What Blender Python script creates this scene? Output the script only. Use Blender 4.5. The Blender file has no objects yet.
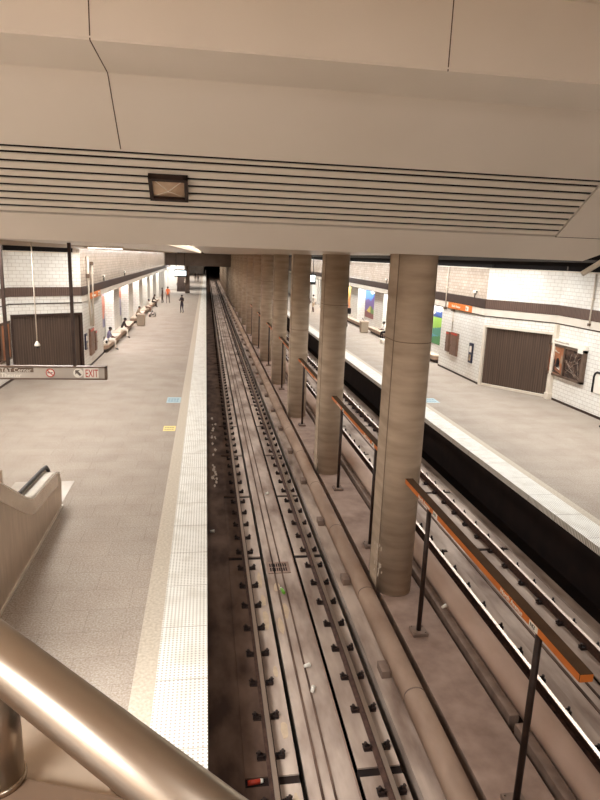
import bpy, bmesh, math, random
from mathutils import Vector, Matrix
random.seed(7)
PI = math.pi
SC = bpy.context.scene
COL = SC.collection
HC = 5.6                                   # eye height above the platform floor (z = 0)

# ------------------------------------------------------------------ materials
def srgb(r, g, b):
    f = lambda c: (c/255/12.92) if c/255 <= .04045 else ((c/255+.055)/1.055)**2.4
    return (f(r), f(g), f(b), 1)

def new_mat(name):
    m = bpy.data.materials.new(name); m.use_nodes = True
    nt = m.node_tree; bs = nt.nodes['Principled BSDF']
    return m, nt, bs

def nd(nt, kind, **kw):
    n = nt.nodes.new(kind)
    for k, v in kw.items(): setattr(n, k, v)
    return n

def mat(name, c1, c2=None, rough=.7, scale=3., metal=0., detail=5., bump=0., spec=.4, stretch=(1,1,1), lo=.35, hi=.7, emit=None, es=0., distort=0.):
    m, nt, bs = new_mat(name)
    bs.inputs['Roughness'].default_value = rough
    bs.inputs['Metallic'].default_value = metal
    bs.inputs['Specular IOR Level'].default_value = spec
    if c2 is None: c2 = c1
    tc = nd(nt, 'ShaderNodeTexCoord'); mp = nd(nt, 'ShaderNodeMapping')
    mp.inputs['Scale'].default_value = stretch
    nz = nd(nt, 'ShaderNodeTexNoise')
    nz.inputs['Scale'].default_value = scale; nz.inputs['Detail'].default_value = detail
    nz.inputs['Distortion'].default_value = distort
    rp = nd(nt, 'ShaderNodeValToRGB')
    rp.color_ramp.elements[0].position = lo; rp.color_ramp.elements[1].position = hi
    rp.color_ramp.elements[0].color = c1; rp.color_ramp.elements[1].color = c2
    L = nt.links
    L.new(tc.outputs['Object'], mp.inputs[0]); L.new(mp.outputs[0], nz.inputs['Vector'])
    L.new(nz.outputs['Fac'], rp.inputs[0]); L.new(rp.outputs[0], bs.inputs['Base Color'])
    if bump:
        b = nd(nt, 'ShaderNodeBump'); b.inputs['Strength'].default_value = bump; b.inputs['Distance'].default_value = .01
        L.new(nz.outputs['Fac'], b.inputs['Height']); L.new(b.outputs[0], bs.inputs['Normal'])
    if emit:
        bs.inputs['Emission Color'].default_value = emit; bs.inputs['Emission Strength'].default_value = es
    return m

def brick_mat(name, c1, c2, mortar, w, h, msize, rough=.3, coord='UV', offset=.5, bump=.25, speck=None, spec=.5, dirt=None):
    m, nt, bs = new_mat(name); L = nt.links
    bs.inputs['Roughness'].default_value = rough; bs.inputs['Specular IOR Level'].default_value = spec
    tc = nd(nt, 'ShaderNodeTexCoord'); br = nd(nt, 'ShaderNodeTexBrick'); br.offset = offset
    br.inputs['Color1'].default_value = c1; br.inputs['Color2'].default_value = c2; br.inputs['Mortar'].default_value = mortar
    br.inputs['Scale'].default_value = 1.; br.inputs['Mortar Size'].default_value = msize
    br.inputs['Brick Width'].default_value = w; br.inputs['Row Height'].default_value = h
    br.inputs['Mortar Smooth'].default_value = .1
    L.new(tc.outputs[coord], br.inputs['Vector'])
    out = br.outputs['Color']
    def mul(out, scale, lo, hi, ca, cb, fac=1.):
        nz = nd(nt, 'ShaderNodeTexNoise'); nz.inputs['Scale'].default_value = scale; nz.inputs['Detail'].default_value = 6
        L.new(tc.outputs['Object'], nz.inputs['Vector'])
        rp = nd(nt, 'ShaderNodeValToRGB'); rp.color_ramp.elements[0].position = lo; rp.color_ramp.elements[1].position = hi
        rp.color_ramp.elements[0].color = ca; rp.color_ramp.elements[1].color = cb
        L.new(nz.outputs['Fac'], rp.inputs[0])
        mx = nd(nt, 'ShaderNodeMix'); mx.data_type = 'RGBA'; mx.blend_type = 'MULTIPLY'; mx.inputs[0].default_value = fac
        L.new(out, mx.inputs[6]); L.new(rp.outputs[0], mx.inputs[7]); return mx.outputs[2]
    if speck: out = mul(out, speck, .35, .65, (.66,.61,.56,1), (1,1,1,1))
    if dirt: out = mul(out, dirt, .3, .6, (.88,.85,.83,1), (1,1,1,1))
    L.new(out, bs.inputs['Base Color'])
    if bump:
        b = nd(nt, 'ShaderNodeBump'); b.inputs['Strength'].default_value = bump; b.inputs['Distance'].default_value = .01; b.invert = True
        L.new(br.outputs['Fac'], b.inputs['Height']); L.new(b.outputs[0], bs.inputs['Normal'])
    return m

def emis(name, c, s):
    m, nt, bs = new_mat(name)
    bs.inputs['Base Color'].default_value = c
    bs.inputs['Emission Color'].default_value = c; bs.inputs['Emission Strength'].default_value = s
    return m

def tactile_mat():
    """white warning strip with rows of small grey domes"""
    m, nt, bs = new_mat('tactile_strip_white'); L = nt.links
    bs.inputs['Roughness'].default_value = .55
    tc = nd(nt, 'ShaderNodeTexCoord'); sp = nd(nt, 'ShaderNodeSeparateXYZ'); L.new(tc.outputs['Object'], sp.inputs[0])
    def M(op, a, b=None):
        n = nd(nt, 'ShaderNodeMath', operation=op)
        for i, v in enumerate((a, b)):
            if v is None: continue
            if isinstance(v, (int, float)): n.inputs[i].default_value = v
            else: L.new(v, n.inputs[i])
        return n.outputs[0]
    P = .056
    def cell(o): return M('SUBTRACT', M('FRACT', M('DIVIDE', o, P)), .5)
    cx, cy = cell(sp.outputs[0]), cell(sp.outputs[1])
    d = M('SQRT', M('ADD', M('MULTIPLY', cx, cx), M('MULTIPLY', cy, cy)))
    dome = M('LESS_THAN', d, .27)
    seam = M('LESS_THAN', M('FRACT', M('DIVIDE', sp.outputs[1], 1.22)), .012)
    nz = nd(nt, 'ShaderNodeTexNoise'); nz.inputs['Scale'].default_value = 2.5; nz.inputs['Detail'].default_value = 7
    L.new(tc.outputs['Object'], nz.inputs['Vector'])
    rp = nd(nt, 'ShaderNodeValToRGB'); rp.color_ramp.elements[0].position = .3; rp.color_ramp.elements[1].position = .55
    rp.color_ramp.elements[0].color = srgb(226,222,210); rp.color_ramp.elements[1].color = srgb(244,242,233)
    L.new(nz.outputs['Fac'], rp.inputs[0])
    mx = nd(nt, 'ShaderNodeMix'); mx.data_type = 'RGBA'; L.new(dome, mx.inputs[0])
    L.new(rp.outputs[0], mx.inputs[6]); mx.inputs[7].default_value = srgb(176,168,156)
    m2 = nd(nt, 'ShaderNodeMix'); m2.data_type = 'RGBA'; L.new(seam, m2.inputs[0])
    L.new(mx.outputs[2], m2.inputs[6]); m2.inputs[7].default_value = srgb(168,158,144)
    L.new(m2.outputs[2], bs.inputs['Base Color'])
    b = nd(nt, 'ShaderNodeBump'); b.inputs['Strength'].default_value = .3; b.inputs['Distance'].default_value = .005
    L.new(dome, b.inputs['Height']); L.new(b.outputs[0], bs.inputs['Normal'])
    return m

def rib_mat(name, c1, c2, pitch, rough=.6):
    """vertical ribs (door panels, brown band); runs along the UV u axis"""
    m, nt, bs = new_mat(name); L = nt.links
    bs.inputs['Roughness'].default_value = rough
    tc = nd(nt, 'ShaderNodeTexCoord'); wv = nd(nt, 'ShaderNodeTexWave'); wv.wave_type = 'BANDS'; wv.bands_direction = 'X'
    wv.inputs['Scale'].default_value = .314/pitch; wv.inputs['Distortion'].default_value = 0
    L.new(tc.outputs['UV'], wv.inputs['Vector'])
    nz = nd(nt, 'ShaderNodeTexNoise'); nz.inputs['Scale'].default_value = 9
    mp = nd(nt, 'ShaderNodeMapping'); mp.inputs['Scale'].default_value = (2.2, .06, 1)
    L.new(tc.outputs['UV'], mp.inputs[0]); L.new(mp.outputs[0], nz.inputs['Vector'])
    ad = nd(nt, 'ShaderNodeMath', operation='ADD'); ad.use_clamp = True
    ml = nd(nt, 'ShaderNodeMath', operation='MULTIPLY'); ml.inputs[1].default_value = .35
    L.new(wv.outputs['Fac'], ml.inputs[0]); L.new(ml.outputs[0], ad.inputs[0]); L.new(nz.outputs['Fac'], ad.inputs[1])
    rp = nd(nt, 'ShaderNodeValToRGB'); rp.color_ramp.elements[0].position = .35; rp.color_ramp.elements[1].position = .95
    rp.color_ramp.elements[0].color = c1; rp.color_ramp.elements[1].color = c2
    L.new(ad.outputs[0], rp.inputs[0]); L.new(rp.outputs[0], bs.inputs['Base Color'])
    b = nd(nt, 'ShaderNodeBump'); b.inputs['Strength'].default_value = .5; b.inputs['Distance'].default_value = .02
    L.new(wv.outputs['Fac'], b.inputs['Height']); L.new(b.outputs[0], bs.inputs['Normal'])
    return m

M = {}
M['paver'] = brick_mat('platform_paver', srgb(187,176,164), srgb(182,171,159), srgb(161,149,137), 1.22, .61, .005, rough=.75, coord='Object', bump=.05, speck=34, dirt=1.1, spec=.3)
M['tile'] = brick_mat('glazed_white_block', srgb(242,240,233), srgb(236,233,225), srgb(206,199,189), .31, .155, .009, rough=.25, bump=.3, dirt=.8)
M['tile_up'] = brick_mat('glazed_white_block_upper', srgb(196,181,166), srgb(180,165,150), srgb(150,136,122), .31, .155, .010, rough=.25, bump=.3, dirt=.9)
M['tactile'] = tactile_mat()
M['granite'] = mat('cream_granite_border', srgb(186,173,154), srgb(212,201,184), rough=.7, scale=22, detail=8)
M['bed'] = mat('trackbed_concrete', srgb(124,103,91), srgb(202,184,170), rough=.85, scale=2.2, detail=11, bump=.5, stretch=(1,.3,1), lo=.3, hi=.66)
M['bed_dark'] = mat('grimy_shaded_trackbed', srgb(70,50,40), srgb(128,103,88), rough=.85, scale=2.4, detail=11, bump=.5, stretch=(1,.5,1), lo=.35, hi=.75)  # grime tone; left of the left rail it also paints platform-edge shade
M['plinth'] = mat('rail_plinth_concrete', srgb(128,107,95), srgb(204,186,171), rough=.85, scale=2.0, detail=11, bump=.5, stretch=(1,.3,1), lo=.3, hi=.68)
M['sand'] = mat('dried_sand_patch', srgb(184,162,138), srgb(200,178,150), rough=.9, scale=9)
M['walk'] = mat('walkway_concrete', srgb(134,110,97), srgb(168,143,128), rough=.85, scale=2.4, detail=9, bump=.2, lo=.3, hi=.7)
M['black'] = mat('warm_black', srgb(26,12,9), srgb(38,22,16), rough=.9, scale=2)  # near-black for gaps, joints, trench and undercuts
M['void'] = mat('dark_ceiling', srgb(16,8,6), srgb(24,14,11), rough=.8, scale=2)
M['rail_side'] = mat('rusty_rail_steel', srgb(66,44,36), srgb(92,66,54), rough=.7, scale=12)
M['rail_top'] = mat('worn_rail_head', srgb(178,160,146), srgb(206,190,176), rough=.32, scale=5, metal=.85, stretch=(1,.05,1))
M['clip'] = mat('black_rail_clip', srgb(34,22,19), srgb(54,38,32), rough=.65, scale=20)
M['cover'] = mat('tan_cover_board', srgb(160,133,114), srgb(190,164,144), rough=.6, scale=2, detail=8, stretch=(1,.4,1))
M['cover2'] = mat('brown_cover_pipe', srgb(192,163,145), srgb(212,185,167), rough=.55, scale=2, detail=8, stretch=(1,.4,1))
M['bracket'] = mat('grey_bracket', srgb(118,98,86), srgb(142,121,108), rough=.8, scale=4)
M['col'] = mat('board_marked_concrete', srgb(160,139,117), srgb(202,181,158), rough=.75, scale=1.6, detail=9, bump=.15, stretch=(.6,.6,3), lo=.25, hi=.75)
M['col_joint'] = mat('column_joint', srgb(128,108,90), rough=.9)
M['paint'] = mat('white_paint_flakes', srgb(206,190,172), rough=.7)
M['soffit'] = mat('painted_ceiling_panel', srgb(228,217,203), srgb(234,223,210), rough=.45, scale=.6, detail=3, spec=.5)
M['ceil'] = mat('gloss_ceiling_panel', srgb(186,166,146), srgb(196,178,158), rough=.3, scale=.6, detail=3)
M['seam'] = mat('panel_seam', srgb(92,74,60), rough=.8)
M['beam'] = mat('grey_brown_beam', srgb(104,88,78), srgb(118,101,90), rough=.7, scale=1)
M['lamp_frame'] = mat('dark_bronze', srgb(46,30,24), srgb(58,40,32), rough=.5, scale=8)
M['lamp_glass'] = mat('smoked_lens', srgb(176,146,120), srgb(206,178,150), rough=.3, scale=5)
M['band'] = rib_mat('brown_band', srgb(74,54,46), srgb(104,82,70), .09)
M['band_dark'] = mat('dark_brown_band', srgb(52,36,30), srgb(66,48,40), rough=.5, scale=4)
M['door'] = rib_mat('brown_ribbed_door', srgb(60,45,37), srgb(94,75,62), .11, rough=.5)
M['strip'] = mat('pale_header_panel', srgb(216,206,192), srgb(226,217,204), rough=.4, scale=2)
M['frame'] = mat('cream_frame', srgb(222,210,192), srgb(230,220,204), rough=.5, scale=3)
M['steel'] = mat('brushed_stainless', srgb(176,158,140), srgb(196,180,162), rough=.2, metal=1., scale=3, stretch=(30,1,1))
M['rail_steel'] = mat('polished_rail_steel', srgb(186,174,160), rough=.30, metal=1., spec=.5)
M['coping'] = mat('pale_coping_metal', srgb(196,178,158), srgb(208,190,170), rough=.5, metal=.2, scale=3, stretch=(6,1,1))
M['panel_steel'] = mat('satin_steel_panel', srgb(184,164,144), srgb(198,178,158), rough=.42, metal=.5, scale=2, stretch=(1,6,1))
M['deck_steel'] = mat('bright_steel_deck', srgb(222,212,198), srgb(234,226,212), rough=.3, metal=.6, scale=3)
M['rubber'] = mat('black_rubber', srgb(30,22,19), srgb(40,30,26), rough=.45, scale=6)
M['post'] = mat('dark_brown_steel_post', srgb(50,35,28), srgb(66,48,40), rough=.5, scale=6, metal=.2)
M['board_top'] = mat('brown_sign_casing', srgb(82,60,42), srgb(92,70,51), rough=.9, spec=.15, scale=3)
M['orange'] = mat('orange_sign_face', srgb(205,112,46), srgb(216,124,54), rough=.5, scale=2)
M['white'] = mat('white_lettering', srgb(240,234,222), rough=.5)
M['white_paint'] = mat('white_enamel', srgb(226,218,204), srgb(236,230,218), rough=.4, scale=5)
M['grey_sign'] = mat('grey_sign_panel', srgb(172,160,148), srgb(206,197,186), rough=.4, scale=.8, metal=.3)
M['grey_text'] = mat('dull_grey_lettering', srgb(104,92,84), rough=.6)
M['sign_frame'] = mat('sign_bronze_frame', srgb(104,86,74), srgb(120,100,86), rough=.45, scale=6, metal=.3)
M['red'] = mat('red_enamel', srgb(190,66,46), rough=.45)
M['black_ink'] = mat('black_enamel', srgb(24,18,18), rough=.45)
M['bench'] = mat('bench_terrazzo', srgb(198,178,156), srgb(216,198,176), rough=.5, scale=10)
M['bench_side'] = mat('bench_front_brown', srgb(146,120,102), srgb(166,140,120), rough=.6, scale=6)
M['bin'] = mat('aggregate_bin', srgb(150,134,116), srgb(184,168,148), rough=.85, scale=45, bump=.4)
M['pale'] = mat('pale_conduit', srgb(206,193,177), rough=.45)
M['dark_glass'] = mat('dark_glass', srgb(26,22,24), rough=.12, spec=.7)
M['blue_sticker'] = mat('pale_blue_sticker', srgb(150,180,190), srgb(190,206,206), rough=.6, scale=14)
M['yellow_sticker'] = mat('yellow_sticker', srgb(236,210,130), srgb(244,222,148), rough=.6, scale=8)
M['lamp_on'] = emis('lit_diffuser', (1,.93,.82,1), 9)
M['screen_on'] = emis('lit_screen', (.86,.97,1,1), 3.0)
M['cabinet'] = mat('brown_steel_cabinet', srgb(112,84,68), srgb(128,98,82), rough=.45, scale=5)
M['curb_top'] = mat('brown_curb_metal', srgb(120,98,80), srgb(134,112,94), rough=.5, scale=3)
M['poster_dark'] = mat('dark_map_poster', srgb(52,36,30), srgb(92,72,62), rough=.25, scale=3.2, detail=10, lo=.45, hi=.6)
M['poster_line'] = mat('map_line', srgb(166,146,130), rough=.4)
M['p_orange'] = mat('poster_orange', srgb(176,116,80), srgb(126,76,54), rough=.3, scale=2)

# ------------------------------------------------------------------ mesh helpers
class MB:
    def __init__(s): s.bm = bmesh.new(); s.uv = s.bm.loops.layers.uv.new('UVMap')
    def poly(s, vs, mi=0, uvs=None):
        f = s.bm.faces.new([s.bm.verts.new(v) for v in vs]); f.material_index = mi
        if uvs:
            for l, u in zip(f.loops, uvs): l[s.uv].uv = u
        return f
    def box(s, x0, x1, y0, y1, z0, z1, mi=0, bev=0.):
        b = bmesh.ops.create_cube(s.bm, size=1.)
        vs = b['verts']
        for v in vs: v.co = Vector(((x0+x1)/2 + v.co.x*(x1-x0), (y0+y1)/2 + v.co.y*(y1-y0), (z0+z1)/2 + v.co.z*(z1-z0)))
        fs = set(f for v in vs for f in v.link_faces)
        if bev:
            r = bmesh.ops.bevel(s.bm, geom=list(set(e for v in vs for e in v.link_edges)), offset=bev, segments=2, affect='EDGES', profile=.6)
            fs = set(f for v in r['verts'] for f in v.link_faces)
        for f in fs: f.material_index = mi
        return s
    def obox(s, c, hx, hy, hz, R, mi=0):
        b = bmesh.ops.create_cube(s.bm, size=2.)
        for v in b['verts']: v.co = Vector(c) + R @ Vector((v.co.x*hx, v.co.y*hy, v.co.z*hz))
        for f in set(f for v in b['verts'] for f in v.link_faces): f.material_index = mi
        return s
    def prism(s, prof, a0, a1, axis='y', mi=0):
        """profile points (u,v) swept along an axis: y -> (u,a,v); x -> (a,u,v); z -> (u,v,a)"""
        P = {'y': lambda u,v,a:(u,a,v), 'x': lambda u,v,a:(a,u,v), 'z': lambda u,v,a:(u,v,a)}[axis]
        A = [s.bm.verts.new(P(u,v,a0)) for u,v in prof]; B = [s.bm.verts.new(P(u,v,a1)) for u,v in prof]
        n = len(prof); fs = []
        for i in range(n): fs.append(s.bm.faces.new((A[i], A[(i+1)%n], B[(i+1)%n], B[i])))
        fs.append(s.bm.faces.new(A[::-1])); fs.append(s.bm.faces.new(B))
        for f in fs: f.material_index = mi
        return fs
    def tube(s, pts, r, n=12, mi=0, cap=True):
        pts = [Vector(p) for p in pts]; rings = []
        rs = r if isinstance(r, (list, tuple)) else [r]*len(pts)
        up = None
        for i, p in enumerate(pts):
            d = (pts[min(i+1,len(pts)-1)] - pts[max(i-1,0)]).normalized()
            if up is None: up = Vector((0,0,1)) if abs(d.z) < .9 else Vector((0,1,0))
            a = d.cross(up).normalized(); b = a.cross(d).normalized(); up = b
            rings.append([s.bm.verts.new(p + (a*math.cos(t)+b*math.sin(t))*rs[i]) for t in [2*PI*k/n for k in range(n)]])
        for A, B in zip(rings, rings[1:]):
            for k in range(n):
                f = s.bm.faces.new((A[k], A[(k+1)%n], B[(k+1)%n], B[k])); f.smooth = True; f.material_index = mi
        if cap:
            for R_ in (rings[0][::-1], rings[-1]):
                f = s.bm.faces.new(R_); f.material_index = mi
        return s
    def ball(s, c, rx, ry=None, rz=None, mi=0, seg=14, R=None):
        ry = ry or rx; rz = rz or rx
        b = bmesh.ops.create_uvsphere(s.bm, u_segments=seg, v_segments=max(6,seg*2//3), radius=1.)
        for v in b['verts']:
            q = Vector((v.co.x*rx, v.co.y*ry, v.co.z*rz)); v.co = Vector(c) + (R @ q if R else q)
        for f in set(f for v in b['verts'] for f in v.link_faces): f.smooth = True; f.material_index = mi
        return s
    def lathe(s, prof, c=(0,0,0), n=20, mi=0):
        rings = [[s.bm.verts.new((c[0]+r*math.cos(2*PI*k/n), c[1]+r*math.sin(2*PI*k/n), c[2]+z)) for k in range(n)] for r, z in prof]
        for A, B in zip(rings, rings[1:]):
            for k in range(n):
                f = s.bm.faces.new((A[k], A[(k+1)%n], B[(k+1)%n], B[k])); f.smooth = True; f.material_index = mi
        for R_ in (rings[0][::-1], rings[-1]): s.bm.faces.new(R_).material_index = mi
        return s
    def build(s, name, mats, parent=None, loc=None, rotz=None):
        bmesh.ops.recalc_face_normals(s.bm, faces=s.bm.faces[:])
        me = bpy.data.meshes.new(name); s.bm.to_mesh(me); s.bm.free()
        for m in (mats if isinstance(mats, (list, tuple)) else [mats]): me.materials.append(m)
        o = bpy.data.objects.new(name, me); COL.objects.link(o)
        if parent: o.parent = parent
        if loc: o.location = loc
        if rotz is not None: o.rotation_euler.z = rotz
        return o

def tag(o, label, cat, group=None):
    o['label'] = label; o['category'] = cat
    if group: o['group'] = group
    return o
def struct(o): o['kind'] = 'structure'; return o
def empty(name, loc, label, cat, group=None, rotz=0):
    o = bpy.data.objects.new(name, None); COL.objects.link(o); o.empty_display_size = .1
    o.location = loc; o.rotation_euler.z = rotz
    return tag(o, label, cat, group)
def dup(root, loc, label=None, rotz=None):
    kids = list(root.children)
    r = root.copy(); COL.objects.link(r); r.location = loc
    if rotz is not None: r.rotation_euler.z = rotz
    if label: r['label'] = label
    for ch in kids:
        c = ch.copy(); COL.objects.link(c); c.parent = r
        for g in ch.children:
            d = g.copy(); COL.objects.link(d); d.parent = c
    return r
def sbox(name, x0, x1, y0, y1, z0, z1, m, bev=0.):
    return struct(MB().box(x0,x1,y0,y1,z0,z1,bev=bev).build(name, m))
def text(name, s, size, m, parent, loc, rot, align='LEFT', xs=1., ext=.004):
    cu = bpy.data.curves.new(name, 'FONT'); cu.body = s; cu.size = size; cu.align_x = align; cu.extrude = ext; cu.resolution_u = 3
    t = bpy.data.objects.new(name, cu); COL.objects.link(t)
    dg = bpy.context.evaluated_depsgraph_get(); dg.update()
    me = bpy.data.meshes.new_from_object(t.evaluated_get(dg)); bpy.data.objects.remove(t)
    me.materials.clear(); me.materials.append(m)
    o = bpy.data.objects.new(name, me); COL.objects.link(o); o.parent = parent
    o.location = loc; o.rotation_euler = rot; o.scale = (xs,1,1)
    return o

def wall(name, p0, p1, z0, z1, m, thick=.2, side=1):
    """upright slab from p0 to p1 in plan; the front face passes through p0-p1, thickness goes behind; UVs in metres"""
    a = Vector((p0[0],p0[1],0)); b = Vector((p1[0],p1[1],0)); d = (b-a); Ln = d.length; d.normalize()
    n = Vector((-d.y, d.x, 0))*side*thick
    mb = MB(); u0 = random.random()*.2
    def q(A, B, uA, uB): mb.poly([A+Vector((0,0,z0)), B+Vector((0,0,z0)), B+Vector((0,0,z1)), A+Vector((0,0,z1))], 0, [(uA,z0),(uB,z0),(uB,z1),(uA,z1)])
    q(a, b, u0, u0+Ln); q(b+n, a+n, 0, Ln); q(a+n, a, u0-thick, u0); q(b, b+n, u0+Ln, u0+Ln+thick)
    z = Vector((0,0,z1)); mb.poly([a+z, b+z, b+n+z, a+n+z], 0, [(0,0),(Ln,0),(Ln,thick),(0,thick)])
    z = Vector((0,0,z0)); mb.poly([a+z, a+n+z, b+n+z, b+z], 0, [(0,0),(0,thick),(Ln,thick),(Ln,0)])
    bmesh.ops.remove_doubles(mb.bm, verts=mb.bm.verts[:], dist=1e-5)
    return struct(mb.build(name, m))

# ------------------------------------------------------------------ platforms
YF = 185.                                   # far end of the platforms
sbox('floor', -9.5, -.96, -2, YF, -.3, 0, M['paver'])
sbox('floor', 8.92, 16.0, -2, YF, -.3, 0, M['paver'])
sbox('trim_1', -.96, -.66, -2, YF, -.3, 0, M['granite'])
sbox('trim_2', 8.70, 8.92, -2, YF, -.3, 0, M['granite'])
sbox('trim_3', -.66, .03, -2, YF, -.16, .004, M['tactile'])
sbox('trim_4', 8.03, 8.70, -2, YF, -.16, .004, M['tactile'])
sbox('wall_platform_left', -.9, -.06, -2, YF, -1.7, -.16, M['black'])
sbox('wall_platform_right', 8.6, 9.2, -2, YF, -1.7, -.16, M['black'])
# ------------------------------------------------------------------ track bed
YT = 300.
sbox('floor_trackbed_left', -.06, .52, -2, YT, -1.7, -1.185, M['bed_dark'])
sbox('floor_trackbed_centre', 1.335, 2.02, -2, YT, -1.7, -1.24, M['bed'])
sbox('floor_trackbed_inner', 2.80, 3.42, -2, YT, -1.7, -1.16, M['bed'])
sbox('floor_walkway', 3.56, 4.44, -2, YT, -1.7, -1.05, M['walk'], .01)
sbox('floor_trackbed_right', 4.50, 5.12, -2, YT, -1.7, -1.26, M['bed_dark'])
sbox('floor_trackbed_between_rails', 5.80, 6.58, -2, YT, -1.7, -1.24, M['bed'])
sbox('floor_trackbed_far', 7.36, 7.62, -2, YT, -1.7, -1.16, M['bed'])
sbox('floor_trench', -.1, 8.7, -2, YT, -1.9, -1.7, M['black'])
# centre gutter kerbs
for i, (xa, xb) in enumerate(((1.50,1.535),(1.67,1.70))):
    sbox('trim_gutter', xa, xb, -2, YT, -1.25, -1.225, M['bed_dark'])
sbox('trim_gutter', 6.15, 6.20, -2, YT, -1.25, -1.222, M['bed_dark'])
sbox('trim_gutter', 2.0, 2.02, -2, YT, -1.25, -1.228, M['walk'])
sbox('trim_gutter', 6.36, 6.40, -2, YT, -1.25, -1.22, M['bed_dark'])
# plinths under the rails, cut by dark joints
joints = [-2, 3.0, 6.72, 12.90, 16.60] + [16.6+3.75*k for k in range(1, 34)] + [YT]
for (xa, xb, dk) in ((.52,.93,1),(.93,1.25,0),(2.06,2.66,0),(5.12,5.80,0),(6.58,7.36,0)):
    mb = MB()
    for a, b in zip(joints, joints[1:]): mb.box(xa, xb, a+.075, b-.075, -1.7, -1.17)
    struct(mb.build('floor_rail_plinth', M['bed_dark'] if dk else M['plinth']))  # left half of the first plinth darkened for the platform-edge shade
    sbox('floor_plinth_joint', xa, xb, -2, YT, -1.70, -1.195, M['black'])
mb = MB()
for (x, y, a, b) in ((1.15,11.9,.06,.4),(1.16,11.1,.06,.25),(1.15,10.4,.07,.35),(1.16,6.2,.07,.3),(1.56,10.8,.09,.3),(1.15,7.6,.06,.2),(1.50,11.7,.08,.2),(1.42,10.3,.06,.3),(1.16,8.9,.05,.15)):
    ring = [(x+a*math.cos(t)*random.uniform(.7,1.05), y+b*math.sin(t)*random.uniform(.7,1.05)) for t in [2*PI*k/14 for k in range(14)]]
    z = -1.17 if x < 1.3 else -1.24
    mb.prism(ring, z-.01, z+.003, 'z')
struct(mb.build('floor_sand_patches', M['sand']))
# pale paint drips along the near track bed
mb = MB()
for k in range(26):
    y = random.choice((random.uniform(17.5,19.5), random.uniform(20.5,26), random.uniform(20.5,26)))
    x = .30+random.uniform(-.10,.10); r = random.uniform(.02,.055)
    ring = [(x+r*math.cos(t)*random.uniform(.6,1.2), y+r*3.5*math.sin(t)*random.uniform(.6,1.2)) for t in [2*PI*j/9 for j in range(9)]]
    mb.prism(ring, -1.187, -1.181, 'z')
struct(mb.build('floor_paint_drips', M['paint']))

# ------------------------------------------------------------------ rails with fasteners
def rail_mesh(L0, L1):
    mb = MB()
    prof = [(-.07,0),(.07,0),(.07,.02),(.012,.035),(.012,.12),(.036,.132),(.036,.165),(-.036,.165),(-.036,.132),(-.012,.12),(-.012,.035),(-.07,.02)]
    mb.prism(prof, L0, L1, 'y', 0)
    hd = MB(); hd.prism([(-.034,.165),(.034,.165),(.030,.172),(-.030,.172)], L0, L1, 'y', 0)
    return mb, hd
def fastener_mb(y=0., mb=None):
    mb = mb or MB()
    mb.box(-.19,.19,y-.055,y+.055,-.004,.012)
    for sx in (-1,1):
        mb.box(sx*.150-.045, sx*.150+.045, y-.04, y+.03, .01, .055)
        mb.box(sx*.10-.03, sx*.10+.03, y-.022, y+.022, .035, .055)
        mb.tube([(sx*.165,y,.05),(sx*.165,y,.115)], .022, 6)
        mb.tube([(sx*.165-.04,y+.03,.06),(sx*.165+.04,y+.03,.06)], .012, 6)
    return mb
rails = [(.90,'leftmost steel rail, nearest the left platform edge'),(2.413,'second steel rail from the left, beside the narrow tan cover board'),
         (5.437,'third steel rail from the left, beside the thick brown cover pipe'),(6.95,'rightmost steel rail, nearest the right platform')]
fm = None
for ri, (x, lab) in enumerate(rails):
    root = empty('running_rail', (x,0,-1.172), lab, 'rail', 'running rails of the two tracks')
    a, h = rail_mesh(-2, YT); a.build('rail_web', M['rail_side'], root); h.build('rail_head', M['rail_top'], root)
    y0 = 4.85 if ri < 2 else 5.2
    for k in range(96):
        if fm is None:
            f = fastener_mb().build('fastener', M['clip'], root, (0, y0+.755*k, 0)); fm = f
        else:
            f = fm.copy(); COL.objects.link(f); f.parent = root; f.location = (0, y0+.755*k, 0)
    mb = MB()
    for k in range(96, 210): fastener_mb(y0+.755*k, mb)
    st = mb.build('distant_fasteners', M['clip'], root); st['kind'] = 'stuff'

# ------------------------------------------------------------------ third rail covers
def cover(name, x, w, ztop, m, lab, box_side, boxes, seam_y):
    root = empty(name, (x,0,0), lab, 'cover board')
    prof = [(w*.5*math.cos(t), ztop-w*.42+w*.42*math.sin(t)) for t in [PI*k/14 for k in range(15)]]
    prof = [(w*.5, ztop-w*.42-.12)] + prof + [(-w*.5, ztop-w*.42-.12)]
    mb = MB(); fs = mb.prism(prof, -2, YT-60, 'y')
    for f in fs[:-2]: f.smooth = True
    mb.build('cover_shell', m, root)
    j0 = None
    for y in seam_y:
        if j0 is None:
            mb = MB(); mb.prism([(u*1.02, v+.006) for u, v in prof], -.012, .012, 'y'); j0 = mb.build('joint_band', M['bracket'], root, (0,y,0))
        else:
            c = j0.copy(); COL.objects.link(c); c.parent = root; c.location = (0,y,0)
    mb = MB(); mb.box(-.04,.04,-2,YT-60,-1.3,ztop-.14); mb.build('conductor_rail', M['rail_side'], root)
    k0 = None
    for y in boxes:
        if k0 is None:
            b = MB(); b.box(box_side*.27-.075, box_side*.27+.075, -.15,.15, -1.165,-1.03, bev=.008); b.box(box_side*.2-.12,box_side*.2+.12,-.05,.05,-1.165,-1.05)
            k0 = b.build('support_bracket', M['bracket'], root, (0,y,0))
        else:
            c = k0.copy(); COL.objects.link(c); c.parent = root; c.location = (0,y,0)
    return root
cover('third_rail_cover', 3.24, .34, -.86, M['cover'], 'narrow tan round-topped cover board beside the left track', -1,
      [5.7+2.98*k for k in range(28)], [7.9+3*k for k in range(30)])
cover('third_rail_cover', 4.92, .42, -.74, M['cover2'], 'thick brown round-topped cover pipe beside the right track', 0, [], [])
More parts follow.
